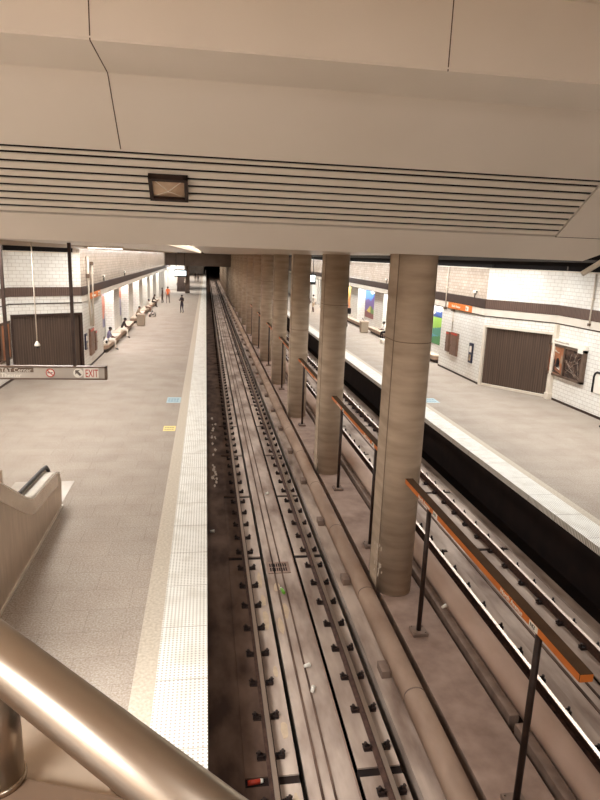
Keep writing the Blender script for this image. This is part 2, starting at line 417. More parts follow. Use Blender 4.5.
# low kerb beams beside the right cover
for i, (a, b) in enumerate(((2.0,7.15),(7.3,12.9),(13.05,19.8),(20,27),(27.1,34),(34.1,50))):
    nm = ['nearest the camera','second from the camera, beside the first sign post','third from the camera','fourth from the camera','fifth from the camera','longest and farthest'][i]
    o = MB().box(4.52,4.68,a,b,-1.27,-.98,bev=.015).build('cable_kerb', M['bracket'])
    tag(o, 'low concrete kerb beam between walkway and brown cover pipe, '+nm, 'kerb', 'kerb beams')

# ------------------------------------------------------------------ columns
def column(y, idx):
    W2 = .36
    labs = ['nearest large concrete column, with flaking white paint near its foot','second concrete column from the camera','third concrete column from the camera',
            'fourth concrete column from the camera','fifth concrete column from the camera','sixth concrete column from the camera']
    lab = labs[idx] if idx < 6 else 'distant concrete column, number %d in the row counted from the camera' % (idx+1)
    root = empty('concrete_column', (3.88,y,0), lab, 'column', 'columns between the tracks')
    def outline(w, ln):
        P = []
        for k in range(17):
            t = PI + PI*k/16; P.append((w*math.cos(t), w+w*math.sin(t)*1.0))
        P = [(-w, w+ln)] + P[1:-1] + [(w, w+ln)]
        P = [(w*math.cos(PI+PI*k/16), w+w*math.sin(PI+PI*k/16)) for k in range(17)] + [(w*math.cos(PI*k/16), w+ln+w*math.sin(PI*k/16)) for k in range(17)]
        return P
    mb = MB(); fs = mb.prism(outline(W2,.55), -1.06, 5.9, 'z')
    n = 34
    for i, f in enumerate(fs[:-2]):
        if i not in (16,33): f.smooth = True
    sh = mb.build('shaft', M['col'], root)
    mb = MB()
    zj = 4.14 + .15*math.sin(idx*2.1) if idx < 2 else 3.4 + .8*math.sin(idx*2.1)
    mb.prism([(u*1.004, (v-.6)*1.003+.6) for u,v in outline(W2,.55)], zj-.008, zj+.008, 'z')
    mb.build('pour_joint', M['col_joint'], root)
    mb = MB()
    for sx in (-1,1): mb.box(sx*(W2+.001)-.008, sx*(W2+.001)+.008, W2-.012, W2+.012, -1.05, 5.8)
    mb.build('form_seam', M['col_joint'], root)
    if idx in (0, 1):
        mb = MB()
        for k in range(22 if idx == 0 else 5):
            side = random.random() < .55
            z = random.uniform(-.75,-.05) if idx == 0 else random.uniform(-.85,-.6)
            s = random.uniform(.012,.024)
            if side: mb.box(-W2-.004,-W2+.004, W2+random.uniform(-.0,.42), W2+random.uniform(.42,.44), 0, 0) if False else mb.obox((-W2, W2+random.uniform(.0,.35), z), .004, s, s*1.8, Matrix.Rotation(random.uniform(-.6,.6),3,'X'))
            else:
                t = PI + random.uniform(.05,.5); R = Matrix.Rotation(t-PI,3,'Z')
                mb.obox((W2*math.cos(t), W2+W2*math.sin(t), z), .004, s, s*1.8, R)
        mb.build('paint_flakes', M['paint'], root)
    return root
col_y = [10.8, 17.95, 24.95, 31.9, 39.3, 46.6] + [46.6+7.15*k for k in range(1, 17)]
for i, y in enumerate(col_y): column(y, i)

# ------------------------------------------------------------------ orange station name boards on posts
sroot = empty('station_sign', (3.88, 4.98, 0), 'nearest orange name board on two posts, ending at the nearest column', 'sign', 'orange name boards between the columns')
LB = 5.72
mb = MB(); mb.box(-.075,.075,0,LB,1.445,1.54,bev=.004)
mb.build('sign_casing', M['board_top'], sroot)
mb = MB(); mb.box(-.080,-.074,.01,LB-.01,1.448,1.532); mb.build('orange_face', M['orange'], sroot)['label'] = 'orange lettered face'
mb = MB(); mb.box(-.073,.073,-.006,.002,1.448,1.532); mb.build('end_cap', M['orange'], sroot)
for yy in (.90, 4.58):
    p = MB().tube([(0,yy,-1.0),(0,yy,1.45)], .043, 14).build('post', M['post'], sroot)
    b = MB(); b.box(-.14,.14,yy-.14,yy+.14,-1.05,-.985,bev=.008)
    for ax in (-1,1):
        for ay in (-1,1): b.tube([(ax*.1,yy+ay*.1,-.99),(ax*.1,yy+ay*.1,-.962)], .016, 6)
    b.build('base_plate', M['bracket'], p)
for y_ in (1.75, 4.95):
    text('lettering', 'North Avenue', .085, M['white'], sroot, (-.081, y_, 1.462), (PI/2,0,-PI/2), xs=1.15)
    mb = MB(); mb.box(-.083,-.0795, y_-.93, y_-.74, 1.452, 1.530); w = mb.build('number_plate', M['white'], sroot)
    text('number', 'N3', .072, M['grey_text'], w, (-.084, y_-.765, 1.466), (PI/2,0,-PI/2), xs=1.2)
order = ['second','third','fourth','fifth','sixth','seventh']
for k in range(6):
    y = [12.15, 19.2, 26.2, 33.2, 40.6, 47.9][k]
    dup(sroot, (3.88, y, 0), 'orange name board on two posts, %s from the camera, between columns %d and %d' % (order[k], k+1, k+2))

# ------------------------------------------------------------------ litter and drain on the track
mb = MB(); mb.box(1.38,1.88,12.28,12.78,-1.245,-1.225)
root = empty('drain_grate', (0,0,0), 'square slotted drain grate between the left rails', 'drain')
mb.build('concrete_collar', M['walk'], root)
mb = MB()
for r in range(2):
    for k in range(8): mb.box(1.43+.05*k, 1.46+.05*k, 12.36+.19*r, 12.51+.19*r, -1.23, -1.222)
mb.build('slots', M['black'], root)
g = mat('green_plastic', srgb(120,180,70), rough=.3)
o = empty('drinks_bottle', (1.60,11.5,-1.21), 'small green bottle lying in the gutter beyond the drain grate', 'bottle', rotz=.2)
MB().tube([(0,-.09,0),(0,.05,0),(0,.08,0),(0,.11,0)], [.032,.032,.014,.014], 12).build('bottle_body', g, o)
MB().tube([(0,.105,0),(0,.13,0)], .017, 10).build('cap', M['white'], o)
o = empty('drinks_can', (.66,6.72,-1.162), 'red and white can lying in a dark joint under the leftmost rail', 'can', rotz=.1)
MB().tube([(-.11,0,0),(.06,0,0)], .033, 12).build('can_body', M['red'], o)
MB().tube([(.06,0,0),(.10,0,0)], [.033,.025], 12).build('can_end', M['white'], o)
cup0 = None
for (x, y, z, lab, rz) in ((1.72,9.05,-1.20,'white paper cup lying in the gutter, nearer of the two close together',.3),(1.72,8.45,-1.20,'white paper cup lying in the gutter nearest the camera',1.2),
                        (1.78,16.9,-1.20,'white paper cup lying by the joint beyond the drain grate',.8),(.16,14.35,-1.15,'white paper cup on the dark bed beside the left platform edge',.1),(4.62,10.2,-.94,'white scrap of cup on the kerb by the nearest column',.5)):
    if cup0 is None:
        cup0 = empty('paper_cup', (x,y,z), lab, 'cup', 'paper cups on the tracks', rz)
        MB().tube([(-.05,0,0),(.05,0,0)], [.026,.038], 12).build('cup_wall', M['white'], cup0)
        MB().tube([(.048,0,0),(.056,0,0)], .041, 12).build('cup_rim', M['white_paint'], cup0)
    else: dup(cup0, (x,y,z), lab, rz)

# ------------------------------------------------------------------ soffit over the viewer
zc = HC
YA, YB, YE = 6.9, 8.02, 10.74
zA = zc+2.01; SL = .69
zs = lambda y: zA - SL*(y-YB)              # the sloped face
XL, XR = -14., 16.
def slab(name, pts, x0, x1, m):            # profile in (y,z), swept along x
    mb = MB(); mb.prism(pts, x0, x1, 'x'); return struct(mb.build(name, m))
slab('ceiling_beam', [(YA,zA),(YA,zA+2.6),(YA+.1,zA+2.6),(YA+.1,zA+.02),(YB,zA+.02),(YB,zA)], XL, XR, M['soffit'])
T = .05
ang = math.atan(SL)
def slope_piece(name, y0, y1, x0, x1, m):
    return slab(name, [(y0,zs(y0)),(y1,zs(y1)),(y1+T*math.sin(ang),zs(y1)+T*math.cos(ang)),(y0+T*math.sin(ang),zs(y0)+T*math.cos(ang))], x0, x1, m)
# louvre line positions measured down the slope
lines = [v+.035 for v in (9.02, 9.11, 9.245, 9.385, 9.51, 9.64, 9.77, 9.895, 10.02, 10.14)]
slope_piece('ceiling_slope_upper', YB, lines[0]-.02, XL, XR, M['soffit'])
slope_piece('ceiling_slope_lower', lines[-1]+.02, YE, XL, 6.9, M['soffit'])
slope_piece('ceiling_slope_side', lines[0]-.012, lines[-1]+.012, 5.99, 8.2, M['soffit'])
lv = empty('air_louvre', (0,0,0), 'long slatted air grille across the sloping ceiling panel', 'grille')
mb = MB()
for a, b in zip(lines, lines[1:]):
    y0, y1 = a+.024, b-.024
    pts = [(y0,zs(y0)),(y1,zs(y1)),(y1+.02*math.sin(ang),zs(y1)+.02*math.cos(ang)),(y0+.02*math.sin(ang),zs(y0)+.02*math.cos(ang))]
    mb.prism(pts, XL, 5.955, 'x')
mb.build('slats', M['soffit'], lv)
mb = MB(); y0, y1 = lines[0], lines[-1]; o_ = .045
mb.prism([(y0+o_*math.sin(ang),zs(y0)+o_*math.cos(ang)),(y1+o_*math.sin(ang),zs(y1)+o_*math.cos(ang)),(y1+.12*math.sin(ang),zs(y1)+.12*math.cos(ang)),(y0+.12*math.sin(ang),zs(y0)+.12*math.cos(ang))], XL, 5.97, 'x')
mb.build('dark_backing', M['black'], lv)
# panel seams
def seam_prism(x, pts, w=.006):
    mb = MB(); mb.prism(pts, x-w, x+w, 'x'); return mb
for x in (-1.13, 2.565, -4.83, 6.26):
    o = seam_prism(x, [(YA-.003,zA),(YA-.003,zA+2.6),(YA+.02,zA+2.6),(YA+.02,zA)]).build('trim_seam', M['seam']); struct(o)
for x in (-1.13,-4.83, 6.2):
    o = seam_prism(x, [(YA,zA-.003),(YB,zA-.003),(YB,zA+.01),(YA,zA+.01)]).build('trim_seam', M['seam']); struct(o)
    o = seam_prism(x, [(YB,zs(YB)-.004),(9.0,zs(9.0)-.004),(9.0,zs(9.0)+.01),(YB,zs(YB)+.01)]).build('trim_seam', M['seam']); struct(o)
yj = lines[-1]+.01
slab('trim_seam', [(yj-.004,zs(yj)-.003),(yj+.004,zs(yj)-.006),(yj+.004,zs(yj)+.01),(yj-.004,zs(yj)+.01)], 5.97, 6.9, M['seam'])
sbox('trim_bead', XL, XR, YA-.012, YA, zA+.02, zA+.035, M['soffit'])
# right hand return of the soffit
mb = MB()
a = Vector((6.9, YE, zs(YE))); b = Vector((6.9, 10.15, zs(10.15))); c = Vector((8.2, 10.15, zs(10.15))); d = Vector((7.35, 10.38, zs(10.38)))
mb.poly([a, b, c, d]); t = Vector((0, T*math.sin(ang), T*math.cos(ang))); mb.poly([a+t, d+t, c+t, b+t])
for p, q in ((a,b),(b,c),(c,d),(d,a)): mb.poly([p,q,q+t,p+t])
bmesh.ops.remove_doubles(mb.bm, verts=mb.bm.verts[:], dist=1e-5)
struct(mb.build('ceiling_slope_corner', M['soffit']))
o = MB().tube([(6.80,10.55,zc-.10),(7.15,10.42,zc+.18),(8.3,10.0,zc+1.1)], .05, 10).build('trim_return', M['frame']); struct(o)
# lamp set into the louvre
def onslope(y, off=0): return Vector((0, y-off*math.sin(ang), zs(y)-off*math.cos(ang)))
lp = empty('ceiling_lamp', onslope(9.545)+Vector((-.535,0,0)), 'dark framed rectangular lamp with pyramid lens set in the slatted grille', 'lamp')
lp.rotation_euler = (-ang, 0, 0)           # local x right, y down the slope, -z out of the face
fw, fh = .275, .235
mb = MB()
for (x0,x1,y0,y1) in ((-fw,fw,-fh,-fh+.05),(-fw,fw,fh-.05,fh),(-fw,-fw+.05,-fh,fh),(fw-.05,fw,-fh,fh)): mb.box(x0,x1,y0,y1,-.10,-.004)
mb.build('lamp_frame', M['lamp_frame'], lp)
mb = MB(); A = [(-fw+.05,-fh+.05,-.05),(fw-.05,-fh+.05,-.05),(fw-.05,fh-.05,-.05),(-fw+.05,fh-.05,-.05)]; ap = (0,0,-.11)
for i in range(4): mb.poly([A[i], A[(i+1)%4], ap])
mb.poly([(x,y,-.004) for x,y,_ in A][::-1])
for i in range(4): mb.poly([A[(i+1)%4], A[i], (A[i][0],A[i][1],-.004), (A[(i+1)%4][0],A[(i+1)%4][1],-.004)])
bmesh.ops.remove_doubles(mb.bm, verts=mb.bm.verts[:], dist=1e-5)
ln = mb.build('lens', M['lamp_glass'], lp)
mb = MB()
for i in range(4): mb.tube([A[i], ap], .006, 6)
mb.ball(ap, .014, seg=8); mb.build('lens_ribs', M['frame'], ln)

# ------------------------------------------------------------------ main ceiling
ZT = HC + .14
YM = 91.
sbox('ceiling', -9.5, -5.2, YE, YM, ZT, ZT+.12, M['ceil'])
sbox('ceiling', -4.1, -.66, YE, YM, ZT, ZT+.12, M['ceil'])
sbox('ceiling_recess', -5.2, -4.1, YE, YM, ZT+.12, ZT+.2, M['frame'])
sbox('trim_added_lip', -4.1, -4.05, YE+.1, YM, ZT-.10, ZT, M['ceil'])  # lip added to hide the brightly lit recess from the camera
sbox('ceiling', -.22, 4.42, YE, YM, ZT, ZT+.12, M['ceil'])
sbox('ceiling_dark', 4.42, 10.85, YE, YM, ZT+.02, ZT+.14, M['void'])
sbox('ceiling_dark', 11.95, 16, YE, YM, ZT+.02, ZT+.14, M['void'])
sbox('trim_added_lip', 10.80, 10.85, YE+.1, YM, ZT-.10, ZT+.02, M['void'])  # same added lip for the right recess
sbox('ceiling_recess', 10.85, 11.95, YE, YM, ZT+.14, ZT+.2, M['frame'])
sbox('ceiling_far', -9.5, 16, 112, YT, ZT, ZT+.12, M['ceil'])
# trough over the platform edge
sbox('ceiling_trough', -.66, -.22, YE+.6, YM, ZT+.35, ZT+.4, M['frame'])
sbox('ceiling_trough', -.70, -.66, YE+.6, YM, ZT+.121, ZT+.4, M['frame'])
sbox('ceiling_trough', -.22, -.18, YE+.6, YM, ZT+.121, ZT+.4, M['frame'])
# far mezzanine: deep dark beam, slab soffit
sbox('ceiling_beam', -9.5, 16, YM, YM+.8, 3.95, ZT+.1, M['beam'])
sbox('ceiling_mezzanine', -9.5, 16, YM+.8, 112, 3.95, 4.3, M['bed_dark'])

# ------------------------------------------------------------------ side walls
Lw, Rw = -5.65, 12.88
LA, LBp = (-8.25, 27.75), (-5.65, 29.6)      # left diagonal wall
RA, RB = (12.88, 27.15), (14.85, 24.35)
TOPN = 5.42
wall('wall_left_near', (-8.25,12), LA, 0, TOPN, M['tile'], .2, 1)
wall('wall_left_diagonal', LA, LBp, 2.78, TOPN, M['tile'], .2, 1)
wall('wall_left', LBp, (Lw,35.2), 0, 3.4, M['tile'], .03, 1)
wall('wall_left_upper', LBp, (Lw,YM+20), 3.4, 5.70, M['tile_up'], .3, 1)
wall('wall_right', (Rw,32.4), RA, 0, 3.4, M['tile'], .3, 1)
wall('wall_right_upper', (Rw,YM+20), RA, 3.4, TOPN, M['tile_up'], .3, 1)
wall('wall_right_diagonal', RA, RB, 2.86, TOPN, M['tile'], .2, 1)
wall('wall_right_near', RB, (14.85,8), 0, TOPN, M['tile'], .2, 1)
# alcove backs and piers
wall('wall_left_alcove', (-6.6,35.2), (-6.6,YM+18), 0, 3.6, M['tile'], .2, 1)
wall('wall_right_alcove', (14.0,YM+18), (14.0,32.4), 0, 3.6, M['tile'], .2, 1)
wall('wall_left_return', (-6.8,35.2), (-5.95,35.2), 0, 3.6, M['tile'], .1, -1)
lpy = [(42.1,44.8),(50.1,53.0),(57.9,60.9),(65.9,68.9),(72.5,77.5),(82,107)]
rpy = [(45.4,48.0),(53.5,56.3),(61.5,64.3),(69.5,72.3),(77.5,107)]
rpy0 = (37.6,40.1)
for (a,b) in lpy: wall('wall_left_pier', (-6.0,a), (-6.0,b), 0, 3.42, M['tile'], .58, 1)
for (a,b) in [rpy0]+rpy: wall('wall_right_pier', (13.3,b), (13.3,a), 0, 3.42, M['tile'], .68, 1)
for i,(a,b) in enumerate(((-6.6,-5.95),)): sbox('ceiling_alcove_left', -6.6, -5.66, 35.2, YM+18, 3.42, 3.5, M['strip'])
sbox('ceiling_alcove_right', 13.19, 14.0, 32.4, YM+18, 3.42, 3.5, M['strip'])

def ribbon(name, pts, z0, z1, m, out, thick):
    """thin panel following the wall line, standing proud of it by `out`"""
    for k, (p, q) in enumerate(zip(pts, pts[1:])):
        a = Vector((p[0],p[1],0)); b = Vector((q[0],q[1],0)); d = (b-a).normalized(); n = Vector((d.y,-d.x,0))
        a2 = a + n*out; b2 = b + n*out
        wall(name, (a2.x,a2.y), (b2.x,b2.y), z0, z1, m if not isinstance(m, list) else m[k], thick, 1)
Lpts = [(-8.25,12), LA, LBp, (Lw,YM+18)]
Rpts = [(Rw,YM+18), RA, RB, (14.85,8)]
ribbon('trim_band_left', Lpts, 3.56, 3.95, [M['band'],M['band'],M['band_dark']], .05, .045)
ribbon('trim_band_right', Rpts, 3.62, 4.05, [M['band_dark'],M['band'],M['band']], .05, .045)
ribbon('trim_header_left', Lpts[2:], 3.26, 3.55, M['strip'], .03, .028)
ribbon('trim_header_right', Rpts, 3.30, 3.61, M['strip'], .03, .028)
ribbon('trim_line_right', Rpts[:], 3.26, 3.295, M['band_dark'], .035, .03)
ribbon('trim_line_left', Lpts[:3], 3.22, 3.26, M['band_dark'], .035, .03)
ribbon('trim_ledge_left', Lpts[:3], TOPN, TOPN+.05, M['frame'], .06, .3)
ribbon('trim_ledge_right', Rpts, TOPN, TOPN+.05, M['frame'], .06, .3)
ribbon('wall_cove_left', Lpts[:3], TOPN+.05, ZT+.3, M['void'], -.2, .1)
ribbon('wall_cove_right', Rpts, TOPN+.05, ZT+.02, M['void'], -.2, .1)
ribbon('baseboard_left', [(-8.25,12), LA], 0, .1, M['band_dark'], .012, .012)
ribbon('baseboard_left', [LBp,(Lw,35.2)], 0, .1, M['band_dark'], .012, .012)
ribbon('baseboard_right', [(Rw,32.4), RA], 0, .1, M['band_dark'], .012, .012)
ribbon('baseboard_right', [RB,(14.85,8)], 0, .1, M['band_dark'], .012, .012)
# roll-down doors in the diagonal walls
def door(name, A, B, h, inset, side_trim):
    a = Vector((A[0],A[1],0)); b = Vector((B[0],B[1],0)); d = (b-a).normalized(); n = Vector((d.y,-d.x,0))
    p = a - n*inset; q = b - n*inset
    o = wall(name, (p.x,p.y), (q.x,q.y), 0, h, M['door'], .06, 1)
    mb = MB(); R = Matrix(((d.x,n.x,0),(d.y,n.y,0),(0,0,1)))
    for (c, hw) in ((a+d*.05, .06), (b-d*.05, .06)):
        mb.obox((c-n*inset*.5)+Vector((0,0,h/2)), hw, inset*.6, h/2, R)
    mb.obox((a+b)/2 - n*inset*.5 + Vector((0,0,h+.0)), (b-a).length/2, inset*.6, .05, R)
    mb.build('door_frame', M['band_dark'] if side_trim == 0 else M['frame'], o)
    mb = MB(); mb.obox((a+b)/2 + Vector((0,0,.05)) - n*inset*.7, (b-a).length/2-.1, .05, .05, R); mb.build('bottom_rail', M['frame'], o)
    return o
door('door_1', LA, LBp, 2.74, .14, 0)
door('door_2', RA, RB, 2.82, .14, 1)
o = MB().box(14.70,14.86,24.06,24.24,0,3.25,bev=.01).build('trim_door_post', M['frame']); struct(o)
o = MB().box(14.64,14.86,24.0,24.3,0,.28,bev=.01).build('trim_door_post_foot', M['frame']); struct(o)
# far closing walls
wall('wall_left_far', (Lw-.9,110), (Lw-.9,YF), 0, 5.74, M['tile'], .2, 1)
wall('wall_right_far', (14.0,YF), (14.0,110), 0, 5.74, M['tile'], .2, 1)
wall('wall_far_stair', (-9,101), (-2.95,101), 0, 3.94, M['tile'], .3, 1)
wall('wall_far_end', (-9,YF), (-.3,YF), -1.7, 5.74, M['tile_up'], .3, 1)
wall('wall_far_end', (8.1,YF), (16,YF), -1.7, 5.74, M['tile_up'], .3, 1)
wall('wall_tunnel', (-.3,YT), (8.2,YT), -1.7, 5.74, M['black'], .3, 1)
sbox('wall_tunnel', -.7, -.3, YF, YT, -1.7, 5.74, M['bed_dark'])
sbox('wall_tunnel', 8.1, 8.5, YF, YT, -1.7, 5.74, M['bed_dark'])

# ------------------------------------------------------------------ murals
def mural(name, x, y0, y1, face, fn, cols, lab):
    """flat painted panel in its own metal-edged frame; fn(u,v) -> colour index"""
    root = empty(name, (x, (y0+y1)/2, .75), lab, 'mural', 'painted murals in the alcoves')
    NU, NV = 56, 48; w = y1-y0; h = 2.62
    mb = MB()
    for i in range(NU):
        for j in range(NV):
            u0,u1,v0,v1 = i/NU,(i+1)/NU,j/NV,(j+1)/NV
            k = fn((u0+u1)/2,(v0+v1)/2)
            Y = lambda u: -w/2+u*w if face < 0 else w/2-u*w      # u runs left to right as seen
            mb.poly([(face*.025,Y(u0),v0*h),(face*.025,Y(u1),v0*h),(face*.025,Y(u1),v1*h),(face*.025,Y(u0),v1*h)], k)
    bmesh.ops.remove_doubles(mb.bm, verts=mb.bm.verts[:], dist=1e-5)
    mb.build('painted_face', [mat('mural_paint', srgb(*c), rough=.4) for c in cols], root)
    mb = MB(); mb.box(min(0,face*.02),max(0,face*.02),-w/2,w/2,0,h); mb.build('backing_board', M['frame'], root)
    return root
C_R1 = [(52,84,150),(236,232,222),(30,56,120),(150,196,76),(60,130,110),(70,140,160),(226,226,206),(56,120,64)]
def f_r1(u, v):
    if v > .62:
        if (u-.62)**2/.03+(v-.86)**2/.012 < 1 or (u-.86)**2/.018+(v-.74)**2/.006 < 1 or (u-.25)**2/.02+(v-.9)**2/.006 < 1: return 1
        return 2 if v < .70+.05*math.sin(u*9) else 0
    if v > .42+.06*math.sin(u*6): return 3
    if v > .30+.1*math.cos(u*5): return 4
    if abs(v-(.16+.16*math.sin(u*3.2))) < .03: return 6
    return 5 if v > .12+.1*math.sin(u*3+.5) else 7
C_R2 = [(70,130,200),(236,232,222),(150,120,190),(110,80,150),(150,176,96),(210,190,70),(90,130,60),(120,50,50)]
def f_r2(u, v):
    pk = .92-1.1*abs(u-.30)
    if v < .12+.10*u: return 7
    if v < .45-.9*abs(u-.62) and v < .4: return 5 if u > .62 else 6
    if v < .38-.25*abs(u-.15): return 4
    if v < max(pk, .62-.4*abs(u-.8)): return 2 if u < .30+.2*(1-v) else 3
    if (u-.55)**2/.02+(v-.9)**2/.01 < 1: return 1
    return 0
C_R3 = [(236,206,120),(226,160,90),(240,232,214),(200,120,80)]
def f_r3(u, v): return 0 if v > .5+.2*math.sin(u*5) else (1 if v > .25+.15*math.cos(u*7) else (2 if u < .5 else 3))
C_L1 = [(196,178,206),(214,120,90),(236,190,160),(146,140,170),(110,104,140)]
def f_l1(u, v):
    pk = .60-.5*abs(math.sin(u*9))
    if v < .16+.06*math.sin(u*11): return 4
    if v < pk-.16: return 3
    if v < pk-.08: return 2
    return 1 if v < .74+.08*math.sin(u*6) else 0
def f_l2(u, v): return 1 if v > .46+.08*math.sin(u*8) else (3 if v > .2+.05*math.sin(u*12) else 4)
wm = 3.2
mural('mural', 13.979, 32.7, 37.5, -1, f_r1, C_R1, 'blue and green landscape mural by the near end of the right alcove')
mural('mural', 13.979, 48.3, 53.3, -1, f_r2, C_R2, 'mural of a purple mountain over green hills behind the right bin')
mural('mural', 13.979, 40.3, 45.2, -1, f_r1, C_R1, 'blue and green landscape mural, second from the near end of the right alcove')
mural('mural', 13.979, 56.6, 61.2, -1, f_r3, C_R3, 'yellow and orange mural, nearer of two beyond the second column')
mural('mural', 13.979, 64.6, 69.2, -1, f_r3, C_R3, 'yellow and orange mural, farther of two beyond the second column')
mural('mural', -6.579, 35.4, 41.9, 1, f_l1, C_L1, 'lavender and orange mountain mural nearest on the left alcove')
mural('mural', -6.579, 45.0, 49.9, 1, f_l2, C_L1, 'orange and grey mural, second along the left alcove')
mural('mural', -6.579, 53.2, 57.7, 1, f_l2, C_L1, 'orange and grey mural, third along the left alcove')

# ------------------------------------------------------------------ benches and bins
def bench(x0, x1, y0, y1, lab, nose):
    """terrazzo seat slab on a recessed dark base; nose = +1 front faces +x, -1 front faces -x"""
    root = empty('platform_bench', ((x0+x1)/2, (y0+y1)/2, 0), lab, 'bench', 'benches along the alcoves')
    w, l = (x1-x0)/2, (y1-y0)/2; c = .28
    o = [(-w,-l+(c if nose<0 else 0)),(-w+(c if nose<0 else 0),-l),(w-(c if nose>0 else 0),-l),(w,-l+(c if nose>0 else 0)),(w,l),(-w,l)]
    o2 = []
    for p in o:
        if not o2 or (Vector(p)-Vector(o2[-1])).length > 1e-4: o2.append(p)
    mb = MB(); mb.prism(o2, .40, .45, 'z'); mb.build('seat_slab', M['bench'], root)
    mb = MB(); mb.prism([(u*.985,v*.997) for u,v in o2], .20, .40, 'z'); mb.build('front_panel', M['bench_side'], root)
    mb = MB(); mb.box(-w*.97,w*.97 ,-l+.25,l-.1,0,.20) if False else mb.box(-w+(.02 if nose>0 else .22), w-(.22 if nose>0 else .02), -l+.2, l-.1, 0, .2); mb.build('plinth', M['band_dark'], root)
    return root
for i,(a,b) in enumerate(((35.32,41.0),(41.3,48.3),(50.6,57.4),(58,65),(65.6,72.6))):
    bench(-5.99, -5.42, a, b, ['nearest left platform bench, with a seated person in white trousers','second left bench, with a seated person in a black cap','third left bench, beyond the square bin','fourth left bench, before the person in orange','farthest left bench, beyond the person in orange'][i], 1)
for i,(a,b) in enumerate(((33.0,37.3),(37.8,47.8),(49.9,57.6),(58.2,66))):
    bench(12.55 if False else 12.85, 13.29, a, b, ['nearest right platform bench, by the blue and green mural','right platform bench with a seated person in a white top','right platform bench behind the square bin','farthest right platform bench'][i], -1)
def bin_(x, y, lab):
    root = empty('litter_bin', (x,y,0), lab, 'bin', 'square litter bins')
    mb = MB(); mb.box(-.29,.29,-.29,.29,.03,.86,bev=.02); mb.build('bin_body', M['bin'], root)
    mb = MB(); mb.box(-.31,.31,-.31,.31,.86,.92,bev=.015); mb.box(-.2,.2,-.2,.2,.92,.95); lid = mb.build('lid', M['bench'], root)
    mb = MB(); mb.box(-.26,.26,-.26,.26,0,.03); mb.build('foot', M['band_dark'], root)
    mb = MB(); mb.tube([(0,0,.95),(0,0,.955)], .12, 16); mb.build('opening', M['black_ink'], lid)
    return root
bin_(-5.0, 49.2, 'square aggregate litter bin beside the left benches')
bin_(12.42, 47.4, 'square aggregate litter bin beside the right benches')

# ------------------------------------------------------------------ wall fittings
def cabinet(x, y0, y1, z0, z1, face, lab, top=M['red']):
    root = empty('wall_cabinet', (x,(y0+y1)/2,z0), lab, 'cabinet', 'cabinets on the tiled walls')
    w, h = (y1-y0)/2, z1-z0; d = face*.1
    mb = MB(); mb.box(min(0,d),max(0,d),-w,w,0,h,bev=.006); mb.build('cabinet_body', M['cabinet'], root)
    mb = MB(); mb.box(min(d,d+face*.012),max(d,d+face*.012),-w+.04,w-.04,.05,h*.8); dr = mb.build('cabinet_door', M['cabinet'], root)
    mb = MB(); mb.box(min(d,d+face*.014),max(d,d+face*.014),-w+.04,w-.04,h*.9,h-.03); mb.build('red_plate', top, root)
    mb = MB(); mb.ball((d+face*.03, w*.6, h*.42), .025, seg=8); mb.build('knob', M['steel'], dr)
    return root
cabinet(Rw, 30.95, 31.4, 1.0, 2.05, -1, 'narrow brown wall cabinet with red top beside a wider one, right wall')
cabinet(Rw, 29.85, 30.75, .92, 2.1, -1, 'wide brown wall cabinet with red top plate, right wall')
cabinet(Lw, 31.0, 31.95, .55, 1.85, 1, 'wide brown wall cabinet with red top plate, left wall')
cabinet(Lw, 32.35, 32.75, .6, 1.6, 1, 'narrow brown wall cabinet beside a wider one, left wall')
def callbox(x, y, z0, z1, face, lab):
    root = empty('call_box', (x,y,z0), lab, 'call box', 'dark call boxes on the walls')
    h = z1-z0; d = face*.07
    MB().box(min(0,d),max(0,d),-.2,.2,0,h,bev=.01).build('housing', mat('navy_housing', srgb(34,36,58), rough=.4), root)
    e = d+face*.008
    MB().box(min(d,e),max(d,e),-.12,.12,h*.55,h*.85).build('instruction_plate', M['white_paint'], root)
    MB().box(min(d,e),max(d,e),-.12,.12,h*.12,h*.42).build('speaker_plate', M['steel'], root)
    return root
callbox(Rw, 28.2, .88, 1.85, -1, 'navy call box on the right wall beside the brown door')
callbox(Lw, 30.1, 1.0, 1.75, 1, 'dark call box on the left wall beside the brown door')
def wall_sign(x, y0, y1, z0, z1, face, lab):
    root = empty('name_sign', (x,(y0+y1)/2,z0), lab, 'sign', 'orange name signs on the walls')
    w, h = (y1-y0)/2, z1-z0; d = face*.06; e = d+face*.004
    MB().box(min(0,d),max(0,d),-w,w,0,h).build('sign_face', M['orange'], root)
    rz = -PI/2 if face < 0 else PI/2
    sgn = -face                                # reading direction along y
    text('lettering', 'North Avenue', h*.62, M['white'], root, (e, face*(-1)*w*.62 if False else (w*.66 if face<0 else -w*.66), h*.28), (PI/2,0,rz), xs=.98)
    yc = -w*.68 if face<0 else w*.68
    p = MB().box(min(d,e),max(d,e),yc-.17,yc+.17,h*.14,h*.86).build('number_plate', M['white'], root)
    text('number', 'N3', h*.55, M['grey_text'], p, (e+face*.003, yc+(.13 if face<0 else -.13), h*.30), (PI/2,0,rz), xs=.9)
    return root
wall_sign(Rw-.03, 28.55, 31.45, 3.30, 3.61, -1, 'orange name sign under the dark band on the right wall')
wall_sign(Lw+.03, 31.3, 34.3, 3.27, 3.56, 1, 'orange name sign under the dark band on the left wall')
def conduit(name, pts, r, lab, m=M['pale'], box=None):
    root = empty(name, pts[0], lab, 'pipe', 'pale conduits on the walls')
    o = Vector(pts[0]); P = [Vector(p)-o for p in pts]
    MB().tube(P, r, 8).build('pipe_run', m, root)
    if box: MB().box(*box).build('junction_box', M['sign_frame'], root)
    zm = P[1].z*.5; MB().box(-.05,.06,-.05,.05,zm-.03,zm+.03).build('clip', M['frame'], root)
